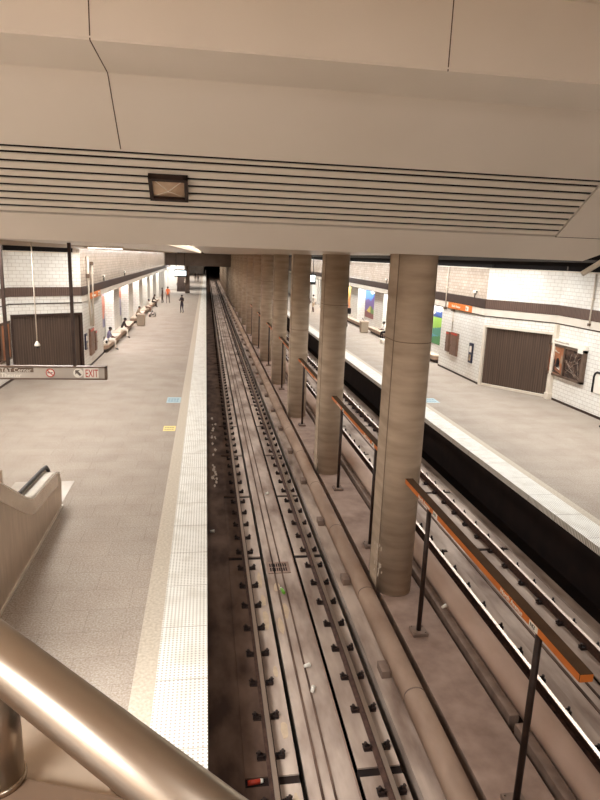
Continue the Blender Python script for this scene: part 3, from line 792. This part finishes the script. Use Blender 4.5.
conduit('wall_conduit', [(Rw-.06,31.9,5.42),(Rw-.06,31.9,3.3)], .035, 'tall pale conduit down the right wall beside the orange sign', box=(-.07,.07,-.07,.07,-2.24,-2.1))
conduit('wall_conduit', [(Rw-.05,30.75,3.2),(Rw-.05,30.75,2.15)], .025, 'short pale conduit above the right wide cabinet', box=(-.06,.06,-.06,.22,-.02,.06))
conduit('wall_conduit', [(14.79,22.0,5.42),(14.79,22.0,3.5)], .035, 'pale conduit down the right wall above the poster case', box=(-.06,.06,-.05,.05,-2.0,-1.9))
conduit('wall_conduit', [(Lw+.08,31.0,5.3),(Lw+.08,31.0,3.6),(Lw+.08,31.3,2.0)], .05, 'pale conduit down the left wall, nearer of two side by side', box=(-.09,.09,-.12,.12,-1.0,-.8))
conduit('wall_conduit', [(Lw+.08,32.1,5.0),(Lw+.08,32.1,4.0),(Lw+.08,31.9,1.9)], .05, 'pale conduit down the left wall, farther of two side by side', box=(-.09,.09,-.12,.12,-.12,.05))
def cctv(x, y, z, face, lab):
    root = empty('security_camera', (x,y,z), lab, 'camera', 'small security cameras on the band')
    MB().tube([(0,0,-.2),(0,0,.02)], .02, 8).build('stalk', M['black_ink'], root)
    MB().box(-.05,.05,-.16,.14,.02,.13,bev=.01).build('camera_body', M['white_paint'], root)
    MB().tube([(0,-.16,.075),(0,-.2,.075)], .035, 10).build('camera_lens', M['black_ink'], root)
cctv(Rw-.03, 28.4, 4.25, -1, 'small security camera on the brown band beside the right door')
cctv(Rw-.03, 43.5, 4.25, -1, 'small security camera on the dark band between the two nearest columns')
cctv(Lw+.03, 36.0, 4.15, 1, 'small security camera on the left dark band, nearest')
cctv(Lw+.03, 45.0, 4.15, 1, 'small security camera on the left dark band, farther along')
# poster case on the right wall
pc = empty('poster_case', (14.85,23.2,1.1), 'steel framed case with two posters on the right tiled wall', 'poster case')
mb = MB()
for (y0,y1,z0,z1) in ((-1.28,1.28,0,.09),(-1.28,1.28,1.24,1.33),(-1.28,-1.12,0,1.33),(1.2,1.28,0,1.33),(.08,.16,0,1.33)): mb.box(-.14,0,y0,y1,z0,z1)
mb.build('case_frame', M['sign_frame'], pc)
p1 = MB().box(-.09,-.02,.16,1.2,.09,1.24).build('picture_poster', M['p_orange'], pc)
for (y0,y1,z0,z1,m) in ((.72,1.16,.22,.70,M['poster_dark']),(.40,.72,.34,.74,M['black_ink']),(.36,.58,.28,.50,M['white']),(.5,1.1,1.0,1.05,M['frame']),(.2,1.18,.1,.2,M['poster_dark']),(.22,.40,.55,.9,M['bench_side'])):
    mb = MB(); mb.prism([(y0,z0),(y1,z0+.06),(y1-.08,z1),((y0+y1)/2,z1+.04),(y0+.03,z1-.08)], -.098, -.09, 'x'); mb.build('poster_shape', m, p1)
p2 = MB().box(-.09,-.02,-1.12,.08,.09,1.24).build('map_poster', M['poster_dark'], pc)
for k in range(9):
    pts = [(-.094, random.uniform(-1.05,0), random.uniform(.15,1.2)) for _ in range(3)]
    MB().tube(pts, .006, 6).build('map_route', M['poster_line'], p2)
hd = MB().box(-.16,0,-1.30,1.02,1.36,1.55,bev=.006).build('header_board', M['white'], pc)
mb = MB()
for k in range(20): mb.box(-.164,-.159, .86-k*.055-.018, .86-k*.055+.018, 1.425, 1.425+random.choice((.05,.06,.075)))
mb.build('faint_line', M['poster_line'], hd)
MB().box(-.17,-.02,-1.18,-.85,1.2,1.40,bev=.01).build('paper_notice', M['white'], pc)
# black framed panel at the right edge of the photograph
fp = empty('framed_panel', (14.85,20.7,.95), 'white panel with rounded black frame at the right wall edge', 'panel')
mb = MB(); mb.tube([(-.05,.55,0),(-.05,.55,.62),(-.05,.50,.74),(-.05,.40,.8),(-.05,-.4,.8),(-.05,-.5,.74),(-.05,-.55,.62),(-.05,-.55,0)], .045, 8); mb.build('black_frame', M['black_ink'], fp)
MB().box(-.04,0,-.52,.52,0,.77).build('white_face', M['white'], fp)

# left wall poster case (seen past the hanging sign)
pl = empty('poster_case', (-8.25,25.8,1.0), 'framed brown poster case on the left wall behind the hanging sign', 'poster case')
mb = MB()
for (y0,y1,z0,z1) in ((-1.5,1.5,0,.08),(-1.5,1.5,1.5,1.6),(-1.5,-1.4,0,1.6),(1.4,1.5,0,1.6),(.25,.35,0,1.6)): mb.box(0,.12,y0,y1,z0,z1)
mb.build('case_frame', M['sign_frame'], pl)
MB().box(.02,.08,-1.4,.25,.08,1.5).build('map_poster', M['poster_dark'], pl)
MB().box(.02,.08,.35,1.4,.08,1.5).build('picture_poster', M['p_orange'], pl)
MB().box(0,.14,-1.5,1.5,1.62,1.85,bev=.006).build('header_board', M['white'], pl)

# ------------------------------------------------------------------ hanging exit sign
hs = empty('hanging_sign', (0,14.0,0), 'long grey direction sign with EXIT plate hanging over the left platform', 'sign')
Z0, Z1 = 2.785, 3.085
MB().box(-6.2,-2.235,-.05,.05,Z0+.02,Z1-.02).build('sign_panel', M['grey_sign'], hs)
mb = MB(); mb.box(-6.2,-2.19,-.07,.07,Z1-.03,Z1); mb.box(-6.2,-2.19,-.07,.07,Z0,Z0+.03); mb.box(-2.235,-2.19,-.07,.07,Z0,Z1); mb.build('sign_frame', M['sign_frame'], hs)
ep = MB().box(-2.685,-2.365,-.062,-.048,Z0+.035,Z1-.035).build('exit_plate', M['white'], hs)
text('exit_lettering', 'EXIT', .25, M['red'], ep, (-2.65,-.064,Z0+.062), (PI/2,0,0), xs=.54, ext=.006)
ad = MB().tube([(-2.80,-.05,Z0+.15),(-2.80,-.06,Z0+.15)], .105, 28).build('arrow_disc', M['white'], hs)
mb = MB(); P = [(-.06,.065),(.035,.065),(.004,.034),(.07,-.032),(.035,-.067),(-.031,-.001),(-.06,-.03)]
mb.prism([(-2.80+u, Z0+.15+v) for u,v in P], -.066, -.06, 'y'); mb.build('arrow', M['grey_text'], ad)
nd_ = MB().tube([(-3.39,-.05,Z0+.15),(-3.39,-.058,Z0+.15)], .085, 28).build('no_smoking_disc', M['white'], hs)
mb = MB(); mb.tube([(-3.39+.085*math.cos(t),-.06,Z0+.15+.085*math.sin(t)) for t in [2*PI*k/28 for k in range(29)]], .010, 6)
mb.obox((-3.39,-.062,Z0+.15), .078, .003, .009, Matrix.Rotation(PI/4,3,'Y')); mb.build('red_ring', M['red'], nd_)
mb = MB(); mb.box(-3.45,-3.34,-.061,-.058,Z0+.143,Z0+.16); mb.build('cigarette', M['black_ink'], nd_)
MB().box(-5.6,-3.74,-.056,-.05,Z0+.16,Z1-.04).build('text_backing', M['sign_frame'], hs)
text('lettering', 'AT&T Center', .125, M['strip'], hs, (-3.78,-.058,Z0+.165), (PI/2,0,0), 'RIGHT', xs=1.02)
text('lettering', 'Fox Theater', .13, M['white'], hs, (-4.00,-.052,Z0+.045), (PI/2,0,0), 'RIGHT', xs=1.02)
for x in (-2.88,-4.27,-5.8): MB().box(x-.033,x+.033,-.03,.03,Z1,ZT).build('hanger_bar', M['post'], hs)
# ceiling dropped dome camera
dc = empty('dome_camera', (-3.9,15,3.35), 'white dome camera on a long thin drop pole over the left platform', 'camera')
MB().tube([(0,0,.1),(0,0,ZT-3.35)], .014, 8).build('drop_pole', M['pale'], dc)
MB().lathe([(.02,.13),(.03,.11),(.055,.07),(.065,.04),(.06,.02)]).build('dome_housing', M['white_paint'], dc)
MB().lathe([(.05,.02),(.045,-.005),(.02,-.03)]).build('dome_lens', M['black_ink'], dc)

# ------------------------------------------------------------------ ceiling light fittings
lt0 = None; LY = [13.5+5.6*k for k in range(11)]
k = 0
for y in LY:
    if lt0 is None:
        lt0 = empty('ceiling_light', (-4.65,y,ZT+.12), 'wide ceiling light over the left platform, nearest the camera', 'light', 'lights on the platform ceilings')
        MB().box(-.6,.6,-.12,.12,-.06,0,bev=.01).build('housing', M['frame'], lt0)
        MB().box(-.56,.56,-.09,.09,-.068,-.058).build('diffuser', M['lamp_on'], lt0)
    else: dup(lt0, (-4.65,y,ZT+.12), 'wide ceiling light over the left platform, number %d counted from the camera' % (k+1))
    k += 1
dup(lt0, (-3.4,22.3,ZT), 'single wide light fixed flat under the left ceiling, bright at its far edge')
k = 0
for y in LY: k += 1; dup(lt0, (11.4,y,ZT+.14), 'wide ceiling light over the right platform, number %d counted from the camera' % k)
# linear tube light in the platform-edge trough
k = 0; t0 = None
for k in range(10):
    y = 12.6+6.5*k
    if t0 is None:
        t0 = empty('trough_light', (-.44,y,ZT+.34), 'linear light in the slot over the left platform edge, nearest the camera', 'light', 'lights in the ceiling slot')
        MB().box(-.06,.06,-1.5,1.5,-.05,.01).build('housing', M['frame'], t0)
        MB().tube([(0,-1.45,-.075),(0,1.45,-.075)], .022, 8).build('lamp_tube', M['lamp_on'], t0)
    else: dup(t0, (-.44,y,ZT+.34), 'linear light in the slot over the left platform edge, number %d counted from the camera' % (k+1))

# ------------------------------------------------------------------ floor stickers and plate
def sticker(x0,x1,y0,y1,m,lab):
    root = empty('floor_sticker', ((x0+x1)/2,(y0+y1)/2,.001), lab, 'sticker', 'notices stuck to the platform floors')
    w,h = (x1-x0)/2,(y1-y0)/2
    MB().box(-w,w,-h,h,0,.003).build('sticker_sheet', m, root)
    mb = MB()
    for r in range(2):
        for c in range(4): mb.box(-w*.8+c*w*.4,-w*.8+c*w*.4+w*.3,-h*.5+r*h*.7,-h*.5+r*h*.7+h*.25,.003,.004)
    mb.build('printed_mark', M['sign_frame'] if m is M['yellow_sticker'] else mat('sticker_blue', srgb(76,110,140), rough=.5), root)
sticker(-1.50,-.97,23.35,24.3,M['blue_sticker'],'pale blue floor notice beside the left platform border')
sticker(-1.37,-.98,19.45,20.05,M['yellow_sticker'],'yellow floor notice beside the left platform border')
sticker(9.0,9.55,23.4,24.2,M['blue_sticker'],'pale blue floor notice beside the right platform border')

# ------------------------------------------------------------------ escalator
es = empty('escalator', (-3.95,13.4,0), 'steel clad escalator coming down to the left platform', 'escalator')
def bal(side):
    """solid balustrade; profile in (y,z) relative to the root, outer skin at x = side*.75"""
    x0 = side*.75
    top = [(.12,.55),(.0,.80),(-.22,.90),(-.45,.95),(-1.95,1.06),(-2.15,1.09),(-2.35,1.18),(-2.6,1.30),(-3.72,1.98),(-7.2,4.05)]
    body = [(.04,.0)] + top + [(-7.2,0)]
    mb = MB(); mb.prism(body, x0-.02, x0+.02, 'x', 0)
    return top, mb
for side, nm in ((1,'outer_panel'),(-1,'inner_panel')):
    top, mb = bal(side); p = mb.build(nm, M['panel_steel'], es)
    band = [(y, z) for y, z in top]; low = [(y-.02, z-.33) for y, z in top][::-1]
    mb = MB(); mb.prism(band[2:]+low[:-2], side*.775-.006, side*.775+.006, 'x'); mb.build('trim_band', M['steel'], p)
    deck = top[1:]
    mb = MB()
    for (a, b) in zip(deck, deck[1:]):
        xa, xb = side*.785, side*.48
        x0, x1 = min(xa,xb), max(xa,xb)
        mb.prism([(a[0],a[1]),(b[0],b[1]),(b[0],b[1]-.03),(a[0],a[1]-.03)], x0, x1, 'x')
    bmesh.ops.remove_doubles(mb.bm, verts=mb.bm.verts[:], dist=1e-5)
    mb.build('deck', M['deck_steel'], es)
    hx = side*.52
    pts = [(hx,.02,.42),(hx,.10,.62),(hx,.04,.85),(hx,-.12,.98),(hx,-.4,1.02),(hx,-1.95,1.13),(hx,-2.15,1.16),(hx,-2.6,1.37),(hx,-3.72,2.05),(hx,-7.2,4.12)]
    MB().tube(pts, .042, 10).build('handrail', M['rubber'], es)
    MB().box(side*.45-.03, side*.45+.03, -2.2, .0, 0, .9).build('skirt', M['panel_steel'], es)
mb = MB()
for k in range(16):
    y = -2.2-k*.32; z = .02+max(0,(k)*.19)
    mb.box(-.42,.42,y-.32,y,max(0,z-.22),z+.02)
mb.build('steps', M['bracket'], es)
MB().box(-.42,.42,-2.2,.3,0,.02).build('comb_plate', M['steel'], es)
MB().box(.765,.80,-7.2,.02,0,.05).build('base_strip', M['deck_steel'], es)
o = MB().box(-4.6,-3.22,13.55,15.0,.0005,.008).build('floor_plate', M['grey_sign']); tag(o, 'flat steel landing plate on the floor at the escalator foot', 'floor plate')

# ------------------------------------------------------------------ foreground guard rail
gr = empty('guard_rail', (-.27,.735,HC-.70), 'thick brushed steel guard rail tube in the near left corner', 'handrail')
c0 = Vector((-0.2514,0.7117,HC-0.4937)); dv = (Vector((-0.0915,0.5884,HC-0.5333))-c0).normalized(); o0 = Vector(gr.location)
A_, B_ = c0-dv*1.5-o0, c0+dv*.62-o0
MB().tube([A_, A_.lerp(B_,.33), A_.lerp(B_,.66), B_], .0335, 40).build('rail_tube', M['rail_steel'], gr)
pz = (c0-o0).z
pst = MB().tube([(-.006,.004,.0),(-.006,.004,pz-.02)], .033, 32).build('rail_post', M['rail_steel'], gr)
MB().lathe([(.036,0),(.036,.006),(.034,.009)], (-.006,.004,0), 28).build('base_collar', M['steel'], pst)
def wedge(name, pts, z0, z1, m):
    mb = MB(); mb.prism(pts, z0, z1, 'z'); return struct(mb.build(name, m))
zk = HC-.70
e0, e1 = Vector((-.405,.79)), Vector((.25,.57))
wedge('trim_coping', [(-1.2,1.06),(-.6,.86),(e0.x,e0.y),(-.237,.734),(-.165,.7095),(-.071,.678),(e1.x,e1.y),(.25,.2),(-1.2,.2)], zk-.25, zk, M['curb_top'])
wedge('trim_coping_plate', [(-1.2,1.06),(-.6,.86),(e0.x,e0.y),(-.237,.734),(-.165,.7095),(-.071,.678),(e1.x,e1.y),(.10,.47),(-.13,.72),(-.37,1.02),(-1.2,1.95)], zk-.25, zk-.012, M['coping'])
sbox('wall_parapet', -1.2, .25, -.1, .2, 3.9, zk, M['curb_top'])
sbox('floor_mezzanine', -12, 14, -9, .2, 3.7, 3.95, M['curb_top'])
sbox('wall_hall_back', -12, 14, -9.2, -9, 3.95, 8.4, M['tile'])  # unseen hall shell, added to bring light onto the soffit
sbox('wall_hall_left', -12.2, -12, -9, 6.9, 3.95, 8.4, M['tile'])
sbox('wall_hall_right', 14, 14.2, -9, 6.9, 5.5, 8.4, M['tile'])
sbox('ceiling_hall', -12, 14, -9, 6.9, 8.4, 8.55, M['soffit'])

# ------------------------------------------------------------------ far mezzanine pieces
o = empty('information_screen', (-3.6,YM-.4,2.35), 'bright hanging information screen at the far end of the left platform', 'screen')
MB().box(-.86,.86,-.08,.08,0,1.05).build('screen_casing', M['black_ink'], o)
MB().box(-.78,.78,-.09,-.08,.2,.85).build('screen_face', M['screen_on'], o)
for x in (-.6,.6): MB().box(x-.03,x+.03,-.03,.03,1.05,ZT-2.35).build('hanger', M['black_ink'], o)
o = empty('information_screen', (10.4,64,2.95), 'bright hanging screen over the right platform beyond the third column', 'screen')
MB().box(-.9,.9,-.08,.08,0,1.1).build('screen_casing', M['black_ink'], o)
MB().box(-.8,.8,-.09,-.08,.3,.95).build('screen_face', M['screen_on'], o)
for x in (-.6,.6): MB().box(x-.03,x+.03,-.03,.03,1.1,ZT+.02-2.95).build('hanger', M['black_ink'], o)
o = MB().box(-3.0,-2.35,YM+1.0,YM+1.6,0,3.95,bev=.03).build('square_pillar', M['beam']); tag(o, 'dark square pillar under the far mezzanine on the left platform', 'pillar')
st = empty('far_stair', (-3.75,95.5,0), 'dark brown stair flight climbing under the far mezzanine', 'stairs')
mb = MB()
for k in range(18): mb.box(-.6,.6,.27*k,.27*k+.3,.17*k*0,.17*(k+1))
mb.build('treads', M['door'], st)
for sx in (-1,1): MB().tube([(sx*.6,0,.95),(sx*.6,4.8,3.9)], .04, 8).build('handrail', M['steel'], st)

# ------------------------------------------------------------------ people
SK = {'light': srgb(206,160,132), 'mid': srgb(150,104,80), 'dark': srgb(92,60,46)}
def person(loc, rotz, pose, top, bottom, skin, hair, lab, shoes=(40,32,30), h=1.72, bare_legs=False, bag=None, longhair=False):
    """one continuous skinned body; facing local +y"""
    root = empty('person', loc, lab, 'person', 'people on the platforms', rotz)
    J = {}
    def j(n, p, r): J[n] = (Vector(p), r)
    if pose in ('stand','walk','stand2'):
        w = .22 if pose == 'walk' else .03
        j('pelvis',(0,0,.95),.125); j('waist',(0,.005,1.10),.115); j('chest',(0,-.005,1.32),.14); j('collar',(0,-.005,1.44),.085)
        j('neck',(0,.0,1.51),.052); j('head',(0,.02,1.60),.082); j('crown',(0,.015,1.67),.07)
        for s,n in ((-1,'l'),(1,'r')):
            f = s*w
            j('hip'+n,(s*.09,0,.88),.095); j('knee'+n,(s*.10,f*.7+.03,.49),.06); j('ank'+n,(s*.10,f-.05 if f<0 else f,.09),.038); j('toe'+n,(s*.115,f+.12,.035),.036)
            j('sh'+n,(s*.175,-.01,1.405),.058)
            if pose == 'stand2':   # forearms raised in front, as when looking at a phone
                j('el'+n,(s*.22,.02,1.13),.042); j('wr'+n,(s*.12,.24,1.20),.028); j('pal'+n,(s*.09,.31,1.23),.028)
            else:
                j('el'+n,(s*.225,-.03-f*.35,1.13),.042); j('wr'+n,(s*.23,.05-f*.7,.90),.028); j('pal'+n,(s*.23,.08-f*.8,.82),.028)
    else:                        # sitting, seat height .45
        lean = .12 if pose == 'sit' else .26
        j('pelvis',(0,0,.585),.13); j('waist',(0,lean*.35,.71),.118); j('chest',(0,lean*.8,.92),.14); j('collar',(0,lean,1.04),.085)
        j('neck',(0,lean+.03,1.11),.052); j('head',(0,lean+.08,1.19),.082); j('crown',(0,lean+.085,1.265),.07)
        for s,n in ((-1,'l'),(1,'r')):
            j('hip'+n,(s*.10,.06,.56),.095); j('knee'+n,(s*.13,.46,.535),.062); j('ank'+n,(s*.13,.44+.05*s,.09),.038); j('toe'+n,(s*.14,.60+.05*s,.035),.036)
            j('sh'+n,(s*.175,lean,1.0),.058); j('el'+n,(s*.23,lean+.10,.76),.042); j('wr'+n,(s*.12,lean+.30,.72),.028); j('pal'+n,(s*.09,lean+.37,.74),.028)
    bones = [('pelvis','waist','t'),('waist','chest','t'),('chest','collar','t'),('collar','neck','s'),('neck','head','s'),('head','crown','s')]
    for n in 'lr':
        bones += [('pelvis','hip'+n,'b'),('hip'+n,'knee'+n,'b'),('knee'+n,'ank'+n,'s' if bare_legs else 'b'),('ank'+n,'toe'+n,'f'),
                  ('collar','sh'+n,'t'),('sh'+n,'el'+n,'t'),('el'+n,'wr'+n,'s'),('wr'+n,'pal'+n,'s')]
    names = list(J); k = h/1.72
    me = bpy.data.meshes.new('person_skeleton'); me.from_pydata([J[n][0]*k for n in names], [(names.index(a),names.index(b)) for a,b,_ in bones], [])
    tmp = bpy.data.objects.new('person_skeleton', me); COL.objects.link(tmp)
    md = tmp.modifiers.new('skin','SKIN'); md.use_smooth_shade = True
    for i,n in enumerate(names):
        sv = me.skin_vertices[0].data[i]; sv.radius = (J[n][1]*k, J[n][1]*k*(.72 if n in ('chest','waist','pelvis') else 1)); sv.use_root = (n == 'pelvis')
    tmp.modifiers.new('sub','SUBSURF').levels = 1
    dg = bpy.context.evaluated_depsgraph_get(); dg.update()
    bm = bmesh.new(); ev = tmp.evaluated_get(dg); m2 = bpy.data.meshes.new_from_object(ev); bm.from_mesh(m2); bpy.data.meshes.remove(m2)
    bpy.data.objects.remove(tmp); bpy.data.meshes.remove(me)
    idx = {'t':0,'b':1,'s':2,'f':3}
    segs = [(J[a][0]*k, J[b][0]*k, J[a][1]*k, J[b][1]*k, idx[t]) for a,b,t in bones]
    for f in bm.faces:
        c = f.calc_center_median(); best = (9,0)
        for (A,B,ra,rb,t) in segs:
            u = max(0,min(1,(c-A).dot(B-A)/max(1e-6,(B-A).length_squared))); d = (c-A.lerp(B,u)).length-(ra+(rb-ra)*u)
            if d < best[0]: best = (d,t)
        f.material_index = best[1]; f.smooth = True
    mb = MB(); mb.bm.free(); mb.bm = bm; mb.uv = bm.loops.layers.uv.verify()
    H_ = J['head'][0]*k                                    # face: nose, eyes, mouth, ears
    mb.ball(H_+Vector((0,.088,-.005))*k, .013*k, .02*k, .02*k, 2, 8)
    for s in (-1,1):
        mb.ball(H_+Vector((s*.032,.074,.022))*k, .011*k, .008*k, .008*k, 4, 8)
        mb.ball(H_+Vector((s*.084,0,.0))*k, .012*k, .022*k, .03*k, 2, 8)
    mb.ball(H_+Vector((0,.076,-.045))*k, .026*k, .01*k, .007*k, 5, 8)
    for n,s in (('l',-1),('r',1)):                         # hands: four curled fingers and a thumb
        p = J['pal'+n][0]*k; d = (J['pal'+n][0]-J['wr'+n][0]).normalized(); sd = d.cross(Vector((0,1,0)) if abs(d.y)<.8 else Vector((0,0,1))).normalized(); cu = sd.cross(d)
        for i,ln in enumerate((.062,.074,.068,.052)):
            b = p + sd*(i-1.5)*.016*k + d*.015*k
            mb.tube([b, b+d*ln*.5*k, b+(d*ln*.85+cu*.02)*k, b+(d*ln+cu*.04)*k], [.0085*k,.008*k,.007*k,.005*k], 6, 2)
        b = p - sd*.024*k - d*.01*k
        mb.tube([b, b+(d*.02-sd*.02)*k, b+(d*.05-sd*.026+cu*.01)*k], [.010*k,.009*k,.006*k], 6, 2)
    body = mb.build('body', [mat('shirt', srgb(*top), rough=.8), mat('trousers', srgb(*bottom), rough=.8), mat('skin', SK[skin], rough=.6), mat('shoes', srgb(*shoes), rough=.6), M['black_ink'], mat('lips', srgb(140,80,70))], root)
    hb = MB(); c = (J['head'][0].lerp(J['crown'][0],.55))*k
    hb.ball(c+Vector((0,-.018,.015))*k, .097*k, .098*k, .088*k, 0, 14)
    if longhair: hb.ball(c+Vector((0,-.06,-.12))*k, .085*k, .055*k, .16*k, 0, 12)
    hb.build('hair', mat('hair', srgb(*hair), rough=.6), root)
    if bag:
        kk = J['chest'][0]*k
        bb = MB(); bb.box(kk.x-.16,kk.x+.16,kk.y-.34,kk.y-.11,kk.z-.32,kk.z+.16,bev=.05); bb.build('backpack', mat('backpack_cloth', srgb(*bag), rough=.8), root)
    return root
person((-5.66,36.7,0), -PI/2, 'sit', (112,104,128), (222,210,196), 'dark', (30,24,22), 'person in grey-blue shirt and white trousers sitting on the nearest left bench')
person((-5.62,42.0,0), -PI/2, 'lean', (44,36,36), (230,220,206), 'dark', (24,20,20), 'person in black top and white trousers leaning forward on the second left bench')
person((-5.66,51.5,0), -PI/2, 'lean', (160,140,120), (60,50,46), 'mid', (30,24,22), 'person in a tan top sitting behind the left litter bin')
person((-5.66,59.8,0), -PI/2, 'lean', (224,214,202), (150,120,104), 'mid', (40,30,26), 'person in a white shirt sitting on the fourth left bench')
person((-5.66,66.8,0), -PI/2, 'lean', (70,56,50), (60,48,44), 'dark', (26,20,18), 'person in dark clothes bent forward on the farthest left bench')
person((-4.32,72.7,0), PI*.95, 'walk', (222,104,48), (120,100,92), 'mid', (50,36,30), 'person in a bright orange shirt walking on the left platform', h=1.85)
person((-4.95,72.9,0), PI*.6, 'stand', (60,44,40), (60,48,44), 'dark', (26,20,18), 'person in dark clothes standing just behind the one in orange')
person((-2.29,60.7,0), PI*.8, 'stand2', (46,36,38), (56,52,66), 'dark', (30,22,20), 'person in black top and dark jeans standing alone on the left platform', h=1.74)
person((-2.2,133,0), PI, 'walk', (50,42,44), (150,132,120), 'mid', (30,24,22), 'distant person in a dark jacket beyond the far mezzanine', h=1.8)
person((-1.6,131,0), PI*.9, 'stand', (90,76,70), (60,50,48), 'mid', (30,24,22), 'distant person in brown beside the one in the dark jacket', h=1.7)
person((11.37,65.3,0), PI*.15, 'walk', (240,234,224), (196,172,146), 'dark', (28,20,18), 'person in white top and tan shorts walking on the right platform', bare_legs=True, h=1.85, bag=(226,216,204))
person((10.95,66.4,0), PI*.9, 'stand', (48,38,38), (110,90,80), 'dark', (24,18,18), 'person in a dark top beside the one in white on the right platform')
person((11.78,51.0,0), PI/2, 'stand', (40,32,32), (60,50,48), 'dark', (22,18,18), 'person mostly hidden behind the second column, black backpack showing', bag=(30,24,24), h=1.9)
person((13.14,43.3,0), PI/2, 'lean', (236,228,218), (34,28,30), 'dark', (26,20,18), 'person in a white top and black trousers sitting by the right bin', shoes=(232,224,214))
sh = empty('person', (14.0,18.9,0), 'person just outside the right edge, only one black shoe showing', 'person')
bpy.data.objects.remove(sh)
person((14.45,19.55,0), PI*.62, 'walk', (60,50,50), (40,34,36), 'mid', (30,24,22), 'person at the right edge of the photograph, only a black shoe showing', shoes=(26,20,20))

# bags
def bag(loc, lab, c1, c2, s=1.):
    root = empty('shoulder_bag', loc, lab, 'bag', 'bags beside the benches')
    MB().box(-.22*s,.22*s,-.3*s,.3*s,0,.26*s,bev=.06*s).build('bag_body', mat('bag_cloth', c1, c2, rough=.8, scale=9, lo=.49, hi=.51), root)
    MB().tube([(0,-.2*s,.25*s),(0,-.12*s,.40*s),(0,.12*s,.40*s),(0,.2*s,.25*s)], .018*s, 8).build('strap', M['black_ink'], root)
bag((-5.7,35.85,.45), 'black and white patterned bag on the nearest left bench', srgb(30,26,28), srgb(226,218,206))
bag((-4.75,56.5,0), 'black and white bag on the floor beyond the left bin', srgb(30,26,28), srgb(220,210,198), 1.4)
bag((12.35,41.4,0), 'white bag on the floor beside the person by the nearest column', srgb(232,224,212), srgb(240,234,224), 1.1)
bag((13.07,50.4,.45), 'brown and pale bag on the right bench behind the bin', srgb(120,96,82), srgb(214,200,184))

# ------------------------------------------------------------------ lights
WARM = (1.0,.985,.96)
def area(name, loc, sx, sy, power, rot=(0,0,0), color=WARM):
    l = bpy.data.lights.new(name, 'AREA'); l.shape = 'RECTANGLE'; l.size = sx; l.size_y = sy; l.energy = power; l.color = color
    o = bpy.data.objects.new(name, l); COL.objects.link(o); o.location = loc; o.rotation_euler = rot; return o
for y, pl, pr in ((18.5,620,740),(34,400,630),(49.5,370,560),(65,370,560),(80.5,370,540)):
    area('platform_lamps_left', (-4.65,y,ZT+.035), .9, 15, pl)
    area('platform_lamps_right', (11.4,y,ZT+.055), .9, 15, pr)
    area('slot_lamps_left', (-.44,y+.6,ZT+.2), .3, 15, 70)
    area('alcove_lamps_left', (-6.2,y+20,3.39), .3, 14, 270)
    area('alcove_lamps_right', (13.5,y+20,3.39), .3, 14, 320)
for y in (110,150):
    area('far_lamps_left', (-3.9,y,ZT-.09), .9, 30, 1300)
    area('far_lamps_right', (11.4,y,ZT-.09), .9, 30, 1300)
area('stair_lamps', (-4.2,97,3.9), 3, 7, 500)
# lamps of the unseen ticket hall added behind the viewer to light the soffit
el = area('added_escalator_fill', (-6,3.6,8.36), 4, 3, 1150); el.data.spread = 1.7  # unseen lamp added to brighten the near floor and escalator
area('added_hall_lamps', (-5,-5,8.36), 5, 5, 1800)
area('added_hall_lamps', (4.5,-5,8.36), 4, 5, 330)
area('wall_wash_left', (-6.2,26.4,ZT-.05), 2.4, .3, 14, (0.6,0,.62))
area('wall_wash_right', (13.0,24.6,ZT-.05), 2.4, .3, 22, (0.6,0,-.95))
w = bpy.data.worlds.new('World'); SC.world = w; w.use_nodes = True
w.node_tree.nodes['Background'].inputs[0].default_value = (1,.80,.64,1); w.node_tree.nodes['Background'].inputs[1].default_value = .10

# ------------------------------------------------------------------ camera
cam = bpy.data.cameras.new('Camera'); co = bpy.data.objects.new('Camera', cam); COL.objects.link(co)
Rw_ = ((0.98836843,0.0014193,0.15207178),(-0.14772239,-0.2286554,0.96223428),(0.03613774,-0.97350639,-0.22578612))  # world rows in camera axes (right, down, forward)
Mx = Matrix(((Rw_[0][0],-Rw_[0][1],-Rw_[0][2],0),(Rw_[1][0],-Rw_[1][1],-Rw_[1][2],0),(Rw_[2][0],-Rw_[2][1],-Rw_[2][2],HC),(0,0,0,1)))
co.matrix_world = Mx
cam.sensor_fit = 'VERTICAL'; cam.sensor_height = 24; cam.lens = 612.3*24/800; cam.clip_start = .05; cam.clip_end = 1000
SC.camera = co
SC.view_settings.view_transform = 'Standard'; SC.view_settings.look = 'None'; SC.view_settings.gamma = 1; SC.view_settings.use_curve_mapping = False
SC.view_settings.exposure = .25
